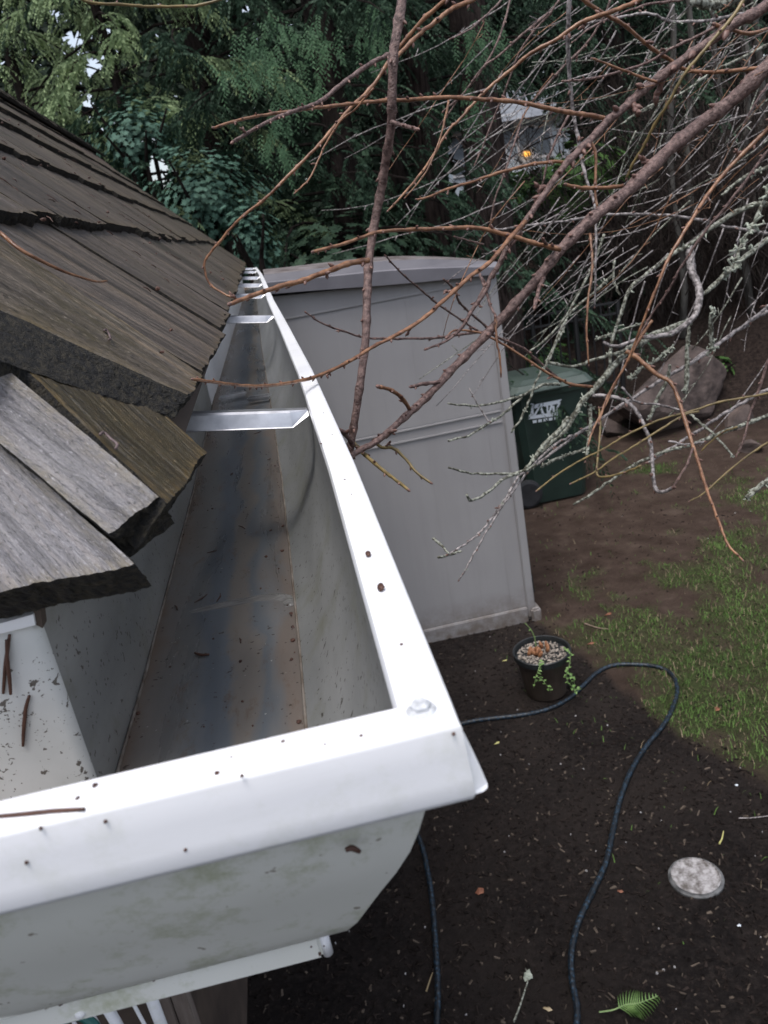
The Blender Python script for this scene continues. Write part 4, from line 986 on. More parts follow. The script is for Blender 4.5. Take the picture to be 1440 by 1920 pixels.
YT = [  # colour, points, d0, d1, r0, r1
 (O, T5((720,535),(640,520),(540,505),(420,480),(290,455),(130,445),(0,438))+Fp((780,186),(700,190),(650,196),(600,201),(560,206),(520,212),(470,220),(430,230),(400,240)), 1.45, .95, 4.5, 2.6),
 (B, Fp((736,100),(700,116),(650,150),(600,190),(560,205),(520,220),(480,240),(437,266)), 1.1, .85, 4.2, 3.2),
 (O, Fp((860,-20),(800,30),(760,75),(732,110),(700,160),(660,200),(625,240),(590,280),(540,330),(500,370),(450,410),(415,450),(390,480),(383,500),(392,530),(415,548),(442,560)), 1.25, 1.1, 4, 2),
 (O, Fp((700,165),(665,205),(640,225),(612,268),(597,300),(580,335),(553,362)), 1.15, 1.1, 2.2, 1.6),
 (O, Fp((691,488),(650,495),(610,510),(570,525),(530,535),(500,545),(470,555),(432,570)), 1.05, .82, 6, 4.6),
 (O, Fp((1050,468),(1000,455),(950,440),(900,428),(840,428),(790,430),(740,432),(700,437),(650,455),(587,472)), 1.27, .95, 5, 3),
 (O, Fp((985,415),(953,450),(920,490),(880,520),(830,565),(790,600),(740,630),(700,650),(660,675),(620,695),(580,710),(530,720),(480,724),(430,720),(362,711)), 1.25, .60, 4.4, 3),
 (B, Fp((734,228),(750,234),(765,238),(782,242)), 1.07, 1.02, 4, 3.6),
 (B, T4((640,790),(610,745),(570,728)), 1.02, .98, 6, 5),
 (Y_, T4((640,780),(700,840),(760,890),(800,920),(855,962)), 1.02, .96, 4.6, 3.4),
 (Y_, T4((735,785),(750,798),(800,805),(850,850),(880,890),(940,935)), 1.04, 1.0, 4, 2.8),
 (B, T4((720,775),(770,745),(800,735)), 1.05, 1.03, 5, 4),
 (O, T4((860,655),(832,612),(790,580),(743,566)), 1.1, 1.02, 4.6, 4.2),
 (B, T4((975,548),(910,555),(870,566)), 1.15, 1.1, 4.4, 3.6),
 (B, T4((990,150),(1030,190),(1060,250),(1140,320),(1190,370),(1300,420),(1380,490),(1440,540)), 1.5, 1.9, 2, 3),
 (B, T4((1190,370),(1150,355),(1050,365),(960,378),(860,380),(740,380),(680,375),(600,350),(520,320),(460,280)), 1.5, 1.15, 3, 1.8),
 (B, T4((1260,0),(1200,110),(1150,180),(1120,240),(1090,290),(1050,350),(1000,390),(925,420)), 1.25, 1.15, 3.4, 2.4),
 (B, T4((1130,130),(1155,200),(1170,250),(1190,290)), 1.3, 1.22, 3, 2.6),
 (B, T4((1140,360),(1060,310),(960,240),(900,190),(830,130),(765,60)), 1.5, 1.3, 2.2, 1.6),
 (O, T4((1190,290),(1195,380),(1207,450),(1213,522)), 1.25, 1.22, 2.8, 2),
 (Gk, T5((545,-80),(545,0),(540,150),(545,300),(560,480),(590,650),(620,800),(660,920),(665,1050),(665,1200),(660,1380)), 1.6, 1.5, 4.6, 1.8),
 (Y_, T5((1360,-80),(1330,0),(1270,90),(1200,170),(1150,230),(1060,340),(1000,450),(930,560),(880,660),(830,740),(805,800)), 1.5, 1.45, 3.2, 2.6),
 (O, T5((940,-60),(860,0),(740,50),(600,100),(500,170),(370,240),(300,300),(190,390),(120,460),(50,540),(0,590))+Fp((800,310),(760,360),(728,395)), 1.5, 1.25, 4.2, 2),
 (O, T5((540,-60),(610,0),(700,60),(790,110),(860,170),(920,220),(1000,270),(1060,310),(1150,325),(1270,320),(1440,300)), 1.5, 1.75, 3.6, 3.4),
 (B, T5((1250,90),(1150,150),(1000,220),(900,280),(780,320),(640,355),(520,365)), 1.6, 1.5, 3, 2),
 (O, T5((940,370),(880,350),(800,320),(720,290),(650,262)), 1.45, 1.4, 2.6, 2),
 (O, T5((790,835),(700,845),(600,845),(530,830)), 1.4, 1.3, 4, 3.2),
 (O, T5((530,730),(440,730),(350,745),(220,780),(100,820),(0,850))+Fp((800,370),(782,374)), 1.4, 1.2, 3.6, 2),
 (B, T5((160,1100),(100,1085),(30,1065)), 1.35, 1.3, 2.2, 1.6),
 (B, T5((500,0),(450,70),(370,160),(310,260),(260,400),(210,520),(160,650),(120,740)), 1.8, 1.7, 2.2, 1.4),
 (B, T5((290,-60),(280,0),(230,170),(150,320),(60,430),(-40,570)), 1.9, 1.8, 2.2, 1.4),
 (O, T5((180,-60),(110,0),(60,20),(0,50),(-60,100))+Fp((790,60),(760,90),(737,112)), 1.3, 1.12, 4.5, 4),
 (B, T5((270,-30),(240,0),(180,60),(100,130),(10,175)), 1.6, 1.5, 2.2, 1.4),
 (B, T5((730,0),(700,80),(620,200),(520,300),(430,400),(350,500),(300,640),(250,790),(210,900),(190,1010)), 1.9, 1.75, 2.4, 1.6),
 (B, T5((550,510),(500,600),(450,720),(420,850),(390,900)), 1.5, 1.45, 2.8, 1.6),
 (O, T5((1560,450),(1440,580),(1390,630),(1280,740),(1180,860),(1090,1000),(1000,1150),(960,1240),(900,1390),(850,1520),(800,1640),(720,1780),(680,1900)), 1.5, 1.3, 4.2, 2),
 (B, T5((1560,560),(1440,680),(1350,800),(1250,930),(1150,1050),(1050,1200),(990,1310),(900,1440),(820,1600)), 1.7, 1.6, 3, 2),
 (O, T5((640,630),(665,700),(662,850),(670,930)), 1.4, 1.35, 3.2, 2.4),
 (B, T5((500,1110),(455,1110),(430,1080)), 1.25, 1.2, 4.4, 3.6),
 (O, T5((640,1050),(650,1200),(630,1350),(625,1500),(632,1640)), 1.5, 1.45, 2.6, 1.8),
 (B, T5((430,1250),(410,1300),(390,1380)), 1.22, 1.16, 5, 4),
 (O, T7((650,300),(560,290),(500,265),(420,222),(330,160),(240,105),(150,60),(40,45),(0,70)), 1.5, 1.3, 3.4, 2),
 (O, T7((800,140),(850,170),(940,245),(1010,290),(1060,430),(1100,560),(1130,650),(1170,780),(1220,910),(1260,1010),(1325,1080)), 1.75, 1.5, 5.2, 2),
 (B, T7((1100,580),(1070,660),(1020,740),(1015,755)), 1.6, 1.55, 2.6, 2),
 (Y_, T7((1440,330),(1360,345),(1220,370),(1080,415),(950,450),(800,520),(700,580),(600,630),(500,690),(400,768)), 1.8, 1.6, 2.4, 1.8),
 (Y_, T7((1130,410),(1060,430),(960,490),(850,560),(750,620),(650,690),(555,735)), 1.7, 1.6, 2.4, 1.8),
 (Y_, T7((870,655),(780,690),(680,705),(672,640),(685,500),(680,400)), 1.7, 1.75, 2.4, 2),
 (B, T7((1440,180),(1400,310),(1360,420),(1330,540),(1298,610)), 1.8, 1.7, 2.8, 1.8),
 (Y_, T7((1300,480),(1220,515),(1140,590)), 1.7, 1.7, 2, 1.4),
 (Y_, T7((1440,550),(1350,610),(1250,690),(1150,780),(1088,815)), 1.8, 1.7, 2.2, 1.4),
 (O, T7((920,0),(860,90),(800,200),(740,310),(700,400),(650,500),(632,560)), 1.5, 1.45, 3, 2),
 (Y_, Fp((130,-12),(170,4),(250,10),(300,12),(380,8),(470,-20)), 1.2, 1.2, 2.4, 2.4),
 (B, T5((450,60),(330,160),(240,240),(150,310),(70,420),(-20,500)), 1.7, 1.6, 2.6, 1.6),
 (B, T5((1060,0),(900,20),(780,60),(650,120),(560,190)), 1.8, 1.7, 2.2, 1.5),
 (O, T5((1440,130),(1340,150),(1200,110)), 1.7, 1.6, 3.4, 2.6),
 (B, T5((1440,380),(1380,470),(1330,560)), 1.7, 1.6, 2.4, 1.5),
 (O, Fp((841,188),(828,250),(800,320),(760,370)), 1.2, 1.2, 2.2, 1.3),
]
for m_, p, d0, d1, r0, r1 in YT: branch(young, 'twig', p, d0, d1, r0*.85, r1*.85, m_)
LT = [
 (T5((1560,900),(1440,920),(1380,920),(1290,960),(1180,1030),(1090,1100),(1000,1150),(900,1230),(820,1300),(790,1380),(740,1530),(730,1640)), 2.1, 1.9, 5.5, 3, .4, 13),
 (T5((1085,1100),(1100,1220),(1130,1300),(1120,1400),(1060,1470),(970,1510),(870,1520),(760,1560),(700,1540)), 2.0, 1.85, 8.5, 3, .12, 8),
 (T5((1560,1000),(1440,1080),(1330,1160),(1260,1220),(1180,1300),(1130,1330)), 2.2, 2.0, 5, 4, .6, 16),
 (T5((1440,750),(1330,800),(1230,880)), 2.2, 2.1, 3.5, 2.5, .5, 10),
 (T5((1540,1310),(1440,1380),(1340,1460),(1240,1530),(1090,1630)), 2.2, 2.1, 3.4, 2, .1, 6),
 (T7((1440,-40),(1370,0),(1240,90),(1100,190),(960,270),(850,340),(680,450),(520,560),(400,650),(320,700),(270,790),(220,860),(160,940),(110,985),(60,1020),(0,1055)), 2.2, 1.7, 4, 2, .08, 6),
 (T7((560,520),(470,570),(370,670),(300,760),(250,830),(200,910),(140,1010),(80,1120),(50,1170)), 1.9, 1.7, 3, 1.6, .1, 6),
 (T7((530,0),(500,60),(450,190),(410,240),(370,350),(330,440),(285,505)), 1.9, 1.8, 3, 2, .25, 7),
 (T7((1090,10),(960,60),(830,120),(760,190),(660,310),(600,370),(540,480),(480,540),(420,590),(340,680)), 2.1, 1.8, 8, 3.5, .5, 10),
 (T7((650,340),(760,350),(830,390),(870,450),(910,550),(920,650),(930,750),(960,775),(1010,755)), 1.9, 1.8, 4.4, 3.4, .05, 6),
 (T7((1560,370),(1440,430),(1250,500),(1100,560),(1000,585),(860,640),(750,710),(650,780),(565,830)), 2.1, 1.8, 4.2, 2.2, .2, 6),
 (T7((1480,290),(1440,310),(1330,370),(1230,430),(1120,500),(1000,580),(900,640)), 2.2, 2.0, 4, 2.4, .1, 6),
 (T7((1560,640),(1440,725),(1400,750),(1345,800)), 1.8, 1.7, 6, 4.6, .6, 9),
 (T7((640,380),(640,480),(630,560),(620,610)), 1.9, 1.85, 4, 3, .4, 8),
 (T7((420,660),(500,620),(560,600),(620,580)), 1.8, 1.9, 3.4, 3, .4, 7),
 (T7((0,665),(110,690),(220,692),(320,685),(400,650)), 1.65, 1.8, 2, 3, .2, 6),
 (T7((85,785),(105,812),(180,775),(250,715),(320,690)), 1.65, 1.8, 3, 3, .2, 5),
 (T7((0,378),(130,385),(230,370),(330,340),(430,290),(500,290)), 1.7, 1.9, 2, 3, .25, 7),
 (T7((0,545),(90,520),(190,460),(260,415),(330,345)), 1.7, 1.85, 2, 2.8, .3, 7),
 (T7((95,305),(140,390),(185,460)), 1.7, 1.7, 1.4, 1.6, 0, 5),
 (T7((1090,420),(1130,460),(1180,500),(1230,550),(1280,615)), 1.9, 1.8, 3, 1.8, .2, 6),
 (T7((990,548),(1080,560),(1150,545)), 1.9, 1.9, 2.4, 2, .1, 5),
 (T7((780,300),(850,370),(940,380),(1060,410)), 1.9, 1.9, 2.6, 2, .05, 5),
 (T7((820,270),(870,215),(940,180),(1010,120)), 2.0, 2.0, 4, 3, .6, 10),
 (T7((905,450),(940,360),(985,270),(1000,200)), 2.0, 2.0, 4, 3, .6, 10),
 (T7((1070,330),(1075,200),(1080,80),(1090,10)), 2.0, 2.0, 5, 3, .3, 8),
 (T7((450,190),(560,210),(650,180),(760,150),(830,120)), 1.9, 2.0, 3, 3.4, .3, 8),
 (T7((540,440),(500,500),(430,560),(380,640)), 1.85, 1.8, 6, 4, .5, 9),
 (T4((950,1150),(990,1185),(1010,1210)), 1.65, 1.65, 3, 2.4, .2, 6),
 (T4((970,1225),(1010,1215),(1060,1200)), 1.65, 1.68, 3.2, 2.4, .2, 6),
 (T5((190,1010),(220,1030),(400,1010),(560,990),(720,965),(900,965),(1080,980),(1250,1020),(1440,1050)), 1.9, 2.2, 2, 3, .08, 6),
 (T5((360,1590),(470,1500),(560,1370),(650,1200),(700,1060)), 1.9, 2.0, 2.2, 2.4, .2, 6),
 (T5((440,1630),(510,1500),(540,1420),(640,1330),(740,1240)), 1.9, 2.1, 2.6, 2.6, .35, 8),
 (T5((660,1530),(800,1480),(900,1440)), 2.0, 2.0, 3, 2, .5, 10),
 (T5((1440,30),(1330,60),(1180,90),(1010,95),(890,60),(770,80),(620,105)), 2.3, 2.1, 3, 2, .1, 6),
 (T5((1440,200),(1300,270),(1180,330),(1050,420),(900,480),(780,560)), 2.3, 2.1, 2.6, 1.8, .3, 6),
 (T5((1100,0),(1180,20),(1250,10),(1330,-20)), 2.2, 2.3, 8, 9, .5, 12),
 (T5((750,1170),(745,1260),(775,1330)), 2.0, 2.0, 2.4, 2, .2, 6),
 (T5((1440,860),(1380,1000),(1330,1080),(1290,1180)), 2.1, 2.0, 4, 3, .8, 18),
 (T5((1200,1400),(1180,1440),(1190,1560),(1160,1600)), 1.95, 1.95, 5, 3, .8, 13),
]
for p, d0, d1, r0, r1, la, ls in LT:
    branch(olde, 'twig', p, d0, d1, r0*.85, r1*.9, Lm if la > .15 else Gk, buds=la < .12, node=40, wob=1.2, la=la*.55, ls=ls*.9)
# hidden parts of both trees, outside the right edge of the photo: trunks and limbs that carry the branches
b = MB(); P = smooth_path([(2.3, 1.5, G-.1), (2.28, 1.5, -1.6), (2.2, 1.55, -.6), (2.1, 1.6, .25)], 6); b.tube(P, [.07-.03*i/len(P) for i in range(len(P))], 12); b.out('trunk', M['barkb'], young, smooth=True)
J = Vector((2.1, 1.6, .25))
for px, py, d in ((1640, -90, 1.68), (1600, -90, 1.75), (770, -200, 1.15), (1560*0+1490, 190, 1.55)):
    b = MB(); E = at(px, py, d); mid_ = J.lerp(E, .5)+Vector((0, 0, .12)); b.tube(smooth_path([J-Vector((0, 0, .1)), mid_, E], 8), [.022-.010*i/16 for i in range(17)], 8) if px > 1000 else None
    if b.V: b.out('limb', M['barkb'], young, smooth=True)
b = MB(); P = smooth_path([(3.6, 2.3, G-.1), (3.5, 2.35, -1.5), (3.1, 2.3, -.3), (2.75, 2.25, .5)], 6); b.tube(P, [.10-.05*i/len(P) for i in range(len(P))], 12); b.out('trunk', M['barkl'], olde, smooth=True)
# finer twigs of both trees, grown in space between the traced ones
def fine(tree, mat, n, seed, d0, d1, rpx, region, name, ang=(200, 250)):
    r2 = random.Random(seed); b = MB()
    for _ in range(n):
        x = r2.uniform(*region[0]); y = r2.uniform(*region[1])
        if x < 1440-(y+250)*.0-560+max(0, (y-350))*1.0 and r2.random() < .8: continue
        d = r2.uniform(d0, d1); a = math.radians(r2.uniform(*ang)); L = r2.uniform(120, 420); nseg = 9
        P = []; cx_, cy_ = x, y; bend = r2.uniform(-.05, .05)
        for i in range(nseg):
            P.append(at(cx_, cy_, d+.02*i*r2.uniform(-1, 1))); cx_ += math.cos(a)*L/nseg; cy_ -= math.sin(a)*L/nseg; a += bend+r2.uniform(-.09, .09)
        if cy_ > 1000-(1440-cx_)*.15: continue
        r_ = rpx*r2.uniform(.6, 1.3)*d/F_PX
        b.tube(P, [r_*(1-.6*i/nseg) for i in range(nseg)], 4)
        for i in range(1, nseg-1):
            if r2.random() < .45:                       # side twiglets and nodes
                q = at(*[c+r2.uniform(-16, 16) for c in proj(P[i])], P[i].length*r2.uniform(.98, 1.02)); b.tube([P[i], P[i].lerp(q, .6), q], [r_*.7, r_*.6, r_*.3], 4)
    o = b.out(name, mat, tree, smooth=True); o['kind'] = 'stuff'; return o
fine(young, M['barkg'], 42, 5, 1.6, 2.1, 1.3, ((1000, 1560), (-40, 520)), 'fine_twigs', (205, 245))
fine(young, M['barko'], 22, 6, 1.5, 2.0, 1.1, ((900, 1560), (-60, 420)), 'fine_twigs', (205, 245))
fine(olde, M['barkl'], 26, 7, 2.2, 3.2, 1.5, ((1050, 1600), (-40, 640)), 'fine_twigs', (195, 250))
fine(olde, M['barkg'], 60, 8, 2.3, 3.6, 1.2, ((900, 1600), (-60, 560)), 'fine_twigs', (190, 255))

# twig lying on the roof
P = [onpl(x, y, D0+nS*.006, nS) for x, y in [(-40, 415), (0, 437), (25, 458), (50, 475), (83, 492), (117, 508), (142, 517), (180, 528), (200, 527)]]
b = MB(); b.tube(smooth_path(P, 5), [.0016-.0008*i/41 for i in range(41)], 6)
tag(b.out('fallen_twig', M['barko'], loc=P[0], smooth=True), 'thin bent twig lying on the brown shake roof', 'twig')

# ================================================================== BACKGROUND TREES
def leaf_tri(V, Fc, p, d, q, L, W):
    n = len(V); V += [p, p+d*L*.45+q*W, p+d*L, p+d*L*.45-q*W]; Fc.append((n, n+1, n+2, n+3))
def cedar_crown(seed, z0, z1, Rm, limbs, sprays, leaflets, lsize=.048, lw=.0095, droop=.55):
    r2 = random.Random(seed); V = []; Fc = []; LB = MB()
    for li in range(limbs):
        t = (li+r2.random())/limbs; z = z0+(z1-z0)*t; a = li*2.4+r2.uniform(-.4, .4)
        L = Rm*(1-.72*t)*r2.uniform(.65, 1.15); az = Vector((math.cos(a), math.sin(a), 0)); sd_ = Vector((-az.y, az.x, 0))
        dr = droop*r2.uniform(.7, 1.4)
        lp = lambda s_: az*L*s_+Vector((0, 0, z+.18*L*s_-dr*L*s_*s_*.9))+sd_*.12*L*math.sin(s_*3+a)
        LB.tube([lp(q/5) for q in range(6)], [.017*(1-q/6.5) for q in range(6)], 5)
        for si in range(sprays):
            s_ = .18+.82*math.sqrt(r2.random()); base = lp(s_)+sd_*r2.uniform(-.28, .28)*L*.55*(1.1-s_)*1.5
            ln = r2.uniform(.22, .5); dirn = (az*r2.uniform(.2, .9)+sd_*r2.uniform(-.8, .8)+Vector((0, 0, r2.uniform(-.5, .1)))).normalized()
            side = dirn.cross(Vector((0, 0, 1)))
            if side.length < .1: continue
            side.normalize(); p = base.copy()
            for k in range(leaflets):
                u = k/leaflets; dd = (dirn+Vector((0, 0, -1))*u*1.6).normalized(); p = p+dd*ln/leaflets
                sg = 1 if k % 2 else -1; ld = (dd+side*sg*.9+Vector((0, 0, -.35))).normalized()
                q = (dd-side*sg*.5+Vector((r2.uniform(-.5, .5), r2.uniform(-.5, .5), r2.uniform(-.5, .5)))).cross(ld).normalized()
                leaf_tri(V, Fc, p, ld, q, lsize*r2.uniform(.7, 1.4)*(1.15-u*.5), lw*r2.uniform(.8, 1.3))
    return V, Fc, LB
def cedar_tree(x, y, h, r_tr, R_, zc0, seed, label, mat, limbs=60, sprays=30, leaflets=20, lean=0, bark=None, **kw):
    z = gh(x, y)-.1
    t = empty('conifer_tree', (x, y, z), label, 'tree', 'conifers behind the shed')
    b = MB(); P = [Vector((x+lean*q*q*h*.5+.12*math.sin(q*5+seed), y, z+h*q)) for q in [i/12 for i in range(13)]]
    b.tube(P, [r_tr*(1.25-1.15*i/13)*(1.35 if i == 0 else 1) for i in range(13)], 14); b.out('trunk', bark or M['trunk'], t, smooth=True)
    V, Fc, LB = cedar_crown(seed, zc0, h, R_, limbs, sprays, leaflets, **kw)
    off = Vector((x, y, z)); V = [v+off for v in V]
    if lean: V = [v+Vector((lean*((v.z-z)/h)**2*h*.5, 0, 0)) for v in V]
    mesh('crown', V, Fc, mat, t); LB.V = [v+off for v in LB.V]; LB.out('limbs', M['trunk'], t)
    return t
def copy_thing(t, loc, rz, sc, label, mat=None):
    c = t.copy(); COL.objects.link(c); c.location = loc; c.rotation_euler = (0, 0, rz); c.scale = (sc, sc, sc); c['label'] = label
    for ch in t.children:
        k = ch.copy(); COL.objects.link(k); k.parent = c
        if mat and ch.name.startswith('crown'):
            k.data = ch.data.copy(); k.data.materials[0] = mat
    return c
X_ = lambda px, py, Y: ony(px, py, Y).x
t1 = cedar_tree(X_(905, 400, 8.6), 8.6, 10, .235, 2.8, 4.15, 31, 'conifer with the thick dark trunk rising behind the right end of the shed', M['cedar'], lean=-.03, bark=M['trunk2'])
t2 = cedar_tree(X_(836, 400, 9.4), 9.4, 10, .15, 2.4, 4.0, 47, 'conifer with the slimmer dark trunk left of the thick trunk', M['cedar'], limbs=50, bark=M['trunk2'])
t3 = cedar_tree(X_(620, 300, 8.6), 8.6, 9.5, .18, 2.7, .7, 12, 'dark drooping cedar in the middle behind the shed roof', M['cedar'], limbs=84, sprays=36, leaflets=24)
t4 = copy_thing(t3, (X_(430, 300, 9.4), 9.4, G), 2.1, 1.05, 'dark cedar filling the view above the far end of the gutter')
t5 = cedar_tree(X_(235, 200, 8.6), 9.2, 9.2, .07, 2.2, 1.0, 77, 'yellow green conifer with sky showing through it above the roof', M['cedarl'], limbs=92, sprays=40, leaflets=22)
t6 = copy_thing(t5, (X_(40, 150, 10.5), 10.5, G), 1.3, 1.1, 'light green conifer at the upper left edge of the photo')
t7 = copy_thing(t3, (X_(1150, 200, 13.5), 13.5, G+1), .6, 1.1, 'dark conifer standing behind the bare brush at the right')
t8 = copy_thing(t3, (X_(1400, 200, 13), 13, G+1.4), 3.3, 1.1, 'dark conifer behind the brush in the upper right corner')
t9 = copy_thing(t3, (X_(740, 300, 12.2), 12.2, G), 4.4, 1.1, 'shaded cedar standing deeper between the two middle conifers')
# brighter hanging boughs near the camera side of the middle cedar
def boughs(spots, mat, seed, parent):
    r2 = random.Random(seed); V = []; Fc = []
    for px, py, Y, wpx, hpx, n in spots:
        for _ in range(n):
            x = px+r2.gauss(0, wpx/2.4); y = py+r2.uniform(-.5, .5)*hpx*(1-min(.7, abs(x-px)/wpx)); p = ony(x, y, Y+r2.uniform(-.25, .25))
            ln = r2.uniform(.14, .34); dirn = Vector((r2.uniform(-.6, .6), r2.uniform(-.8, .1), -.4)).normalized(); side = Vector((1, r2.uniform(-.5, .5), 0)).normalized()
            for k in range(14):
                u = k/14; dd = (dirn+Vector((0, 0, -1))*u*1.6).normalized(); p = p+dd*ln/14; sg = 1 if k % 2 else -1
                ld = (dd+side*sg*.8).normalized(); q = ld.cross(Vector((r2.uniform(-.4, .4), -1, r2.uniform(-.2, .6)))).normalized()
                leaf_tri(V, Fc, p, ld, q, .040*r2.uniform(.7, 1.3), .007)
    return mesh('bough', V, Fc, mat, parent)
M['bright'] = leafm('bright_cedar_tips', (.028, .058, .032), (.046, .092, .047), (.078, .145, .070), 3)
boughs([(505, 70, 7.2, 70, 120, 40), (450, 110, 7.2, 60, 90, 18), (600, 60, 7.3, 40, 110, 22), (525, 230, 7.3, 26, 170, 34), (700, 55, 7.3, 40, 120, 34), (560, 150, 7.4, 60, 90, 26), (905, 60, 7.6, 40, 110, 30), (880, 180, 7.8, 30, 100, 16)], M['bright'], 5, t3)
# laurel shrub behind the roof
def laurel(x, y, z, rx, rz, n, seed, label, mat, lsz=.018):
    t = empty('laurel_shrub', (x, y, gh(x, y)), label, 'shrub', 'broadleaf shrubs behind the roof'); r2 = random.Random(seed); V = []; Fc = []; st = MB()
    for _ in range(9):
        e = Vector((x+r2.uniform(-.8, .8)*rx, y+r2.uniform(-.5, .5), z+r2.uniform(-.3, .8)*rz)); st.tube([(x, y, gh(x, y)), Vector((x, y, z-rz)).lerp(e, .4), e], [.03, .02, .008], 5)
    st.out('stem', M['trunk'], t)
    for _ in range(n):
        d = Vector([r2.gauss(0, 1) for _ in range(3)]).normalized(); r_ = r2.random()**.4
        lump = 1+.75*noise.noise(d*2.6+Vector((seed, 0, 0)))
        c = Vector((x+d.x*rx*r_*lump, y+d.y*rx*.7*r_*lump, z+d.z*rz*r_*lump))
        up = (d+Vector((0, 0, .7))).normalized(); ph = r2.uniform(0, 6)
        s1 = up.orthogonal().normalized(); s2 = up.cross(s1)
        for k in range(7):                            # whorl of leaves
            a = ph+k*.9; ld = (s1*math.cos(a)+s2*math.sin(a)+up*.15).normalized(); L = lsz*r2.uniform(1.2, 2.0); q = ld.cross(up).normalized()*L*.22
            n0 = len(V); V += [c, c+ld*L*.35+q, c+ld*L*.75+q*.8-up*L*.05, c+ld*L-up*L*.12, c+ld*L*.75-q*.8-up*L*.05, c+ld*L*.35-q]; Fc += [(n0, n0+1, n0+2, n0+3), (n0, n0+3, n0+4, n0+5)]
    mesh('foliage', V, Fc, mat, t); return t
p = ony(375, 345, 7.6); laurel(p.x, 7.6, p.z-.1, .55, .42, 2200, 3, 'blue green laurel behind the far slope of the roof', M['laurel'])
p = ony(470, 450, 7.0); laurel(p.x, 7.0, p.z, .22, .34, 700, 4, 'small blue green laurel above the far end of the gutter', M['laurel'])
p = ony(255, 260, 7.8); laurel(p.x, 7.8, p.z, .42, .36, 1000, 8, 'pale leaved shrub left of the laurel above the roof line', M['laurel'])
p = ony(640, 460, 8.2); laurel(p.x, 8.2, p.z-.3, 1.15, .7, 1100, 9, 'low dark shrub just behind the shed roof', M['cedar'], .045)
p = ony(1075, 335, 11.0); laurel(p.x, 11.0, p.z, .9, .55, 420, 10, 'bright leafy shrub seen through the bare twigs', M['fern'], .05)
p = ony(985, 330, 16); laurel(p.x, 16, p.z-.3, 1.0, .5, 420, 14, 'bright lit shrub in front of the distant pale house', M['fern'], .07)
p = ony(1010, 640, 9.4); laurel(p.x, 9.4, gh(p.x, 9.4)+.3, .5, .3, 170, 15, 'low ferny plant behind the black railing', M['fern'], .05)
p = ony(1320, 790, 8.6); laurel(p.x, 8.5, gh(p.x, 8.5)+.10, .3, .12, 90, 16, 'small fern tuft on the dark bank', M['fern'], .045)
p = ony(1080, 480, 10.4); laurel(p.x, 10.4, p.z-.4, .9, .7, 500, 18, 'dark evergreen shrub between the thick trunk and the brush', M['woods'], .06)

# deep woods behind everything (one mass)
HOLES = [(140, 75, 14), (175, 125, 15), (200, 62, 11), (165, 205, 12), (293, 318, 22), (128, 60, 9), (105, 25, 8), (460, 14, 9), (12, 112, 11), (150, 165, 9), (215, 95, 9), (235, 150, 7), (330, 325, 8), (190, 245, 7), (268, 262, 6)]
GAP = [(980, 262, 66, 72), (858, 300, 16, 60), (812, 390, 15, 26)]
def clear(P, f=1.0):
    px, py = proj(P)
    for hx, hy, r_ in HOLES:
        if (px-hx)**2+(py-hy)**2 < (r_*f*(1+.5*noise.noise(Vector((px*.06, py*.06, 0)))))**2: return True
    for hx, hy, a, c in GAP:
        if ((px-hx)/a)**2+((py-hy)/c)**2 < f*(1+.5*noise.noise(Vector((px*.05, py*.05, 2)))): return True
    return False
r2 = random.Random(90); V = []; Fc = []
for _ in range(110000):
    Y = r2.uniform(14, 19); x = r2.uniform(-10, 22); z = r2.uniform(-2.4, 8.4)
    c = Vector((x, Y, z))
    if clear(c, 2.0): continue
    d = Vector([r2.gauss(0, 1) for _ in range(3)]).normalized(); d.z = d.z*.6-.5; d.normalize(); q = d.cross(Vector((r2.uniform(-.6, .6), -1, r2.uniform(-.3, .9)))).normalized()
    leaf_tri(V, Fc, c, d, q, r2.uniform(.12, .30), r2.uniform(.03, .06))
for _ in range(60000):
    c = Vector((r2.uniform(-14, 28), r2.uniform(20, 23), r2.uniform(-2.4, 11)))
    if clear(c, 2.6): continue
    d = Vector([r2.gauss(0, 1) for _ in range(3)]).normalized(); q = d.cross(Vector((r2.uniform(-.6, .6), -1, r2.uniform(-.3, .9)))).normalized()
    leaf_tri(V, Fc, c, d, q, r2.uniform(.3, .6), r2.uniform(.09, .16))
tag(mesh('distant_woods', V, Fc, M['woods'], loc=(3, 16, G)), 'dark evergreen woods closing the view behind the garden', 'woods', kind='stuff')
# woods to the sides and behind the photographer so that light falls only from above
# crowns: let the sky holes and the house gap stay open
for o in list(bpy.data.objects):
    if o.type == 'MESH' and o.name.split('.')[0] in ('crown', 'foliage', 'limbs') and o.data.users == 1 or (o.type == 'MESH' and o.name.startswith('crown')):
        par = o.parent
        Mx = Matrix.Translation(par.location) @ par.rotation_euler.to_matrix().to_4x4() @ Matrix.Diagonal((*par.scale, 1)) @ Matrix.Translation(o.location)
        if par.name.startswith('laurel') and 'lit shrub' in par.get('label', ''): continue
        me = o.data
        if me.users > 1: me = o.data = o.data.copy()
        bm = bmesh.new(); bm.from_mesh(me)
        kill = [f for f in bm.faces if clear(Mx @ f.calc_center_median(), 1.0)]
        bmesh.ops.delete(bm, geom=kill, context='FACES'); bm.to_mesh(me); bm.free()

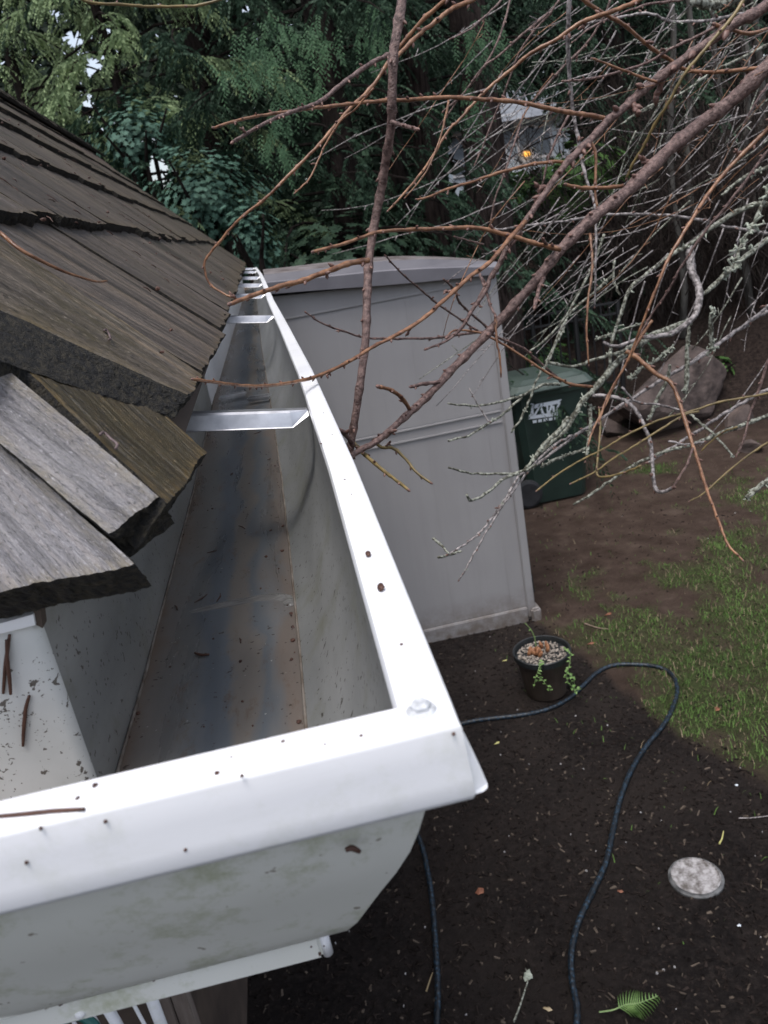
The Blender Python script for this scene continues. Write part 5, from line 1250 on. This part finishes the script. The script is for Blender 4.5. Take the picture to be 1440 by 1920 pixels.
# brown leafless brush on the bank
def brush(seed, label, x, y, n=120, H=3.0, Rr=1.1, first=None):
    r2 = random.Random(seed); z = gh(x, y)-.05
    t = empty('bare_shrub', (x, y, z), label, 'shrub', 'leafless brush on the bank'); b = MB()
    for _ in range(n):
        a = r2.uniform(0, 6.28); r_ = Rr*r2.random(); p = Vector((x+r_*.4*math.cos(a), y+r_*.4*math.sin(a), z)); P = [p]; d = Vector((math.cos(a)*.35, math.sin(a)*.35, 1)).normalized()
        h_ = H*r2.uniform(.4, 1.0); rr_ = r2.uniform(.003, .009)
        for k in range(7):
            d = (d+Vector((r2.gauss(0, .16), r2.gauss(0, .16), -.03))).normalized(); p = p+d*h_/7; P.append(p)
            if k > 1 and r2.random() < .9:
                e = (d+Vector([r2.gauss(0, .8) for _ in range(3)])).normalized(); q = p+e*r2.uniform(.15, .5); b.tube([p, p.lerp(q, .5)+Vector((0, 0, .03)), q], [rr_*.6, rr_*.4, rr_*.2], 3, False)
        b.tube(P, [rr_*(1-.7*k/8) for k in range(8)], 4, False)
    b.out('stems', M['brush'], t); return t
s0 = brush(1, 'tall brown leafless shrub nearest the boulder', X_(1250, 400, 9.6), 9.6, 150)
spots = [(1120, 400, 9.9, 'brown leafless shrub behind the black railing'), (1190, 300, 11.2, 'leafless shrub behind the middle of the twig tangle'), (1370, 380, 9.4, 'brown leafless shrub toward the right edge above the boulder'), (1440, 300, 10.4, 'leafless shrub at the right edge of the photo'), (1320, 250, 11.6, 'tall leafless shrub high on the bank'), (1500, 450, 9.0, 'leafless shrub cut off by the right edge')]
for i, (px, py, Y, lab) in enumerate(spots):
    x = X_(px, py, Y); copy_thing(s0, (x, Y, gh(x, Y)-.05), i*1.3, 1+.08*(i % 3), lab)
# pale saplings in the brush
sp = None
for i, (px, Y) in enumerate([(1262, 9.2), (1295, 9.6), (1395, 9.0), (1422, 9.8), (1350, 10.2)]):
    x = X_(px, 250, Y); z = gh(x, Y); t = empty('sapling', (x, Y, z), ['leftmost pale stem in the brush behind the twigs', 'pale stem just right of the leftmost one in the brush', 'pale stem near the right edge behind the twigs', 'rightmost pale stem in the brush', 'darker stem between the two pairs of pale stems'][i], 'sapling', 'pale stems in the brush')
    b = MB(); b.tube([(x+.06*math.sin(k*1.3+i), Y, z+k*.55) for k in range(11)], [.045*(1-.05*k) for k in range(11)], 8); b.out('stem', simple('pale_stem_bark', (.05, .045, .04), (.14, .13, .115), 9, .85, .3, sc=(2, 2, .5)), t, smooth=True)

# black iron railing
fy0, fy1 = 8.75, 8.55; xa, xb = ony(915, 600, fy0).x, ony(1160, 600, fy1).x
fence = empty('iron_fence', ((xa+xb)/2, 8.65, gh((xa+xb)/2, 8.65)), 'black iron railing behind the green bin', 'fence')
zt_f = ony(1010, 592, 8.65).z; zb_f = zt_f-.95
def fpnt(t, z): return Vector((xa+(xb-xa)*t, fy0+(fy1-fy0)*t, z))
b = MB()
for z in (zt_f, zt_f-.12, zb_f+.08): b.tube([fpnt(0, z), fpnt(1, z)], .016, 4)
b.out('rail', M['dark'], fence)
nb = 15
for i in range(nb+1):
    b = MB(); t = i/nb; b.tube([fpnt(t, zb_f-.05), fpnt(t, zt_f+.02)], .010 if i % 5 else .028, 6)
    b.out('picket' if i % 5 else 'post', M['dark'], fence)
# boulders on the bank
def boulder(px, py, pyb, rx, ry, rz, seed, label):
    p = gp(px, pyb); b = MB(); bm = bmesh.new(); bmesh.ops.create_icosphere(bm, subdivisions=4, radius=1)
    r3 = random.Random(seed); pl = [(Vector([r3.gauss(0, 1) for _ in range(3)]).normalized(), r3.uniform(.42, .72)) for _ in range(11)]
    for v in bm.verts:
        c = v.co.copy()
        for n_, d_ in pl:
            if c.dot(n_) > d_: c -= n_*(c.dot(n_)-d_)
        c *= 1+.05*noise.noise(c*3+Vector((seed, 0, 0)))
        v.co = Vector((c.x*rx, c.y*ry, c.z*rz))+p+Vector((0, ry*.6, rz*.45))
    bm.verts.index_update(); b.add([v.co.copy() for v in bm.verts], [[v.index for v in f.verts] for f in bm.faces]); bm.free()
    tag(b.out('boulder', M['stone'], loc=p), label, 'boulder', 'boulders on the bank')
boulder(1275, 740, 815, .80, .55, .62, 4, 'large pinkish grey boulder right of the green bin')
boulder(1400, 740, 800, .24, .24, .16, 9, 'smaller grey stone at the right flank of the large boulder')
boulder(1155, 790, 820, .20, .2, .14, 12, 'low grey stone half buried between the bin and the large boulder')
boulder(1422, 810, 850, .14, .13, .09, 15, 'small pale stone at the foot of the bank near the right edge')

# distant pale house seen through the gap between the trunks
Yh = 34; hx0, hx1 = ony(870, 250, Yh).x-1.2, ony(1050, 250, Yh).x+2.5; hz0 = gh(hx0, Yh)-1; hz1 = ony(960, 225, Yh).z
hs_ = empty('distant_house', ((hx0+hx1)/2, Yh+3, hz0), 'pale blue house with a lit amber porch lamp far behind the trunks', 'house')
mh = simple('pale_blue_siding', (.55, .64, .72), (.68, .76, .82), 2, .7)
b = MB(); b.box((hx0, Yh, hz0), (hx1, Yh+7, hz1)); b.out('wall', mh, hs_)
b = MB(); b.add([(hx0-.4, Yh-.5, hz1-.05), (hx1+.4, Yh-.5, hz1-.05), (hx1+.4, Yh+7.4, hz1-.05), (hx0-.4, Yh+7.4, hz1-.05), (hx0-.4, Yh+3.5, hz1+1.6), (hx1+.4, Yh+3.5, hz1+1.6)], [(0, 1, 5, 4), (2, 3, 4, 5), (0, 4, 3), (1, 2, 5), (0, 3, 2, 1)]); b.out('roof', simple('grey_roof', (.12, .13, .15), (.2, .21, .23), 2, .8), hs_)
gl = simple('dark_glass', (.16, .19, .22), (.24, .28, .32), 2, .15)
for px, py, ww, wh_ in ((950, 245, .30, .5), (985, 262, .28, .4), (1015, 265, .35, .5), (860, 292, .25, .7), (936, 300, .25, .4)):
    c = ony(px, py, Yh); f = MB(); f.box((c.x-ww-.1, Yh-.06, c.z-wh_-.1), (c.x+ww+.1, Yh-.003, c.z+wh_+.1)); fo = f.out('window', M['white'], hs_)
    f = MB(); f.box((c.x-ww, Yh-.08, c.z-wh_), (c.x+ww, Yh-.063, c.z+wh_)); f.out('pane', gl, fo)
c = ony(990, 288, Yh-.3); f = MB(); f.box((c.x-.12, Yh-.3, c.z-.09), (c.x+.12, Yh-.1, c.z+.09), .03)
em, nte, be = base_mat('lit_amber_lamp'); be.inputs['Base Color'].default_value = (.9, .45, .08, 1); be.inputs['Emission Color'].default_value = (1, .5, .10, 1); be.inputs['Emission Strength'].default_value = .7
f.out('porch_lamp', em, hs_)
b = MB(); b.box((hx0+2.2, Yh-2.5, c.z-1.0), (hx1-2.5, Yh-.01, c.z-.86)); b.out('porch_deck', simple('deck', (.2, .17, .15), (.3, .26, .22), 3, .7), hs_)
print('DONE', len(bpy.data.objects), 'objects')

# crumbs, needles and bits of bark caught on the shakes (one mass)
b = MB(); rs = random.Random(55)
for _ in range(260):
    y = rs.uniform(.55, 2.6); e = rs.uniform(.02, 1.1); a = rs.uniform(0, 6.28); L = rs.uniform(.002, .010); c = side_pt(y, e, .0045)
    c.x += bow(y)*.8; d = (Vector((0, 1, 0))*math.cos(a)+Vector((-c46, 0, s46))*math.sin(a))
    if rs.random() < .5: b.tube([c-d*L, c+nS*.001, c+d*L], [.0005, .0007, .0003], 5)
    else: b.blob(c, L*.35, L*.3, L*.25, .4, 2, 1, rs.random()*9)
tag(b.out('roof_litter', M['needle'], loc=side_pt(1, .3)), 'brown needles and crumbs caught on the shake roof', 'roof litter', kind='stuff')
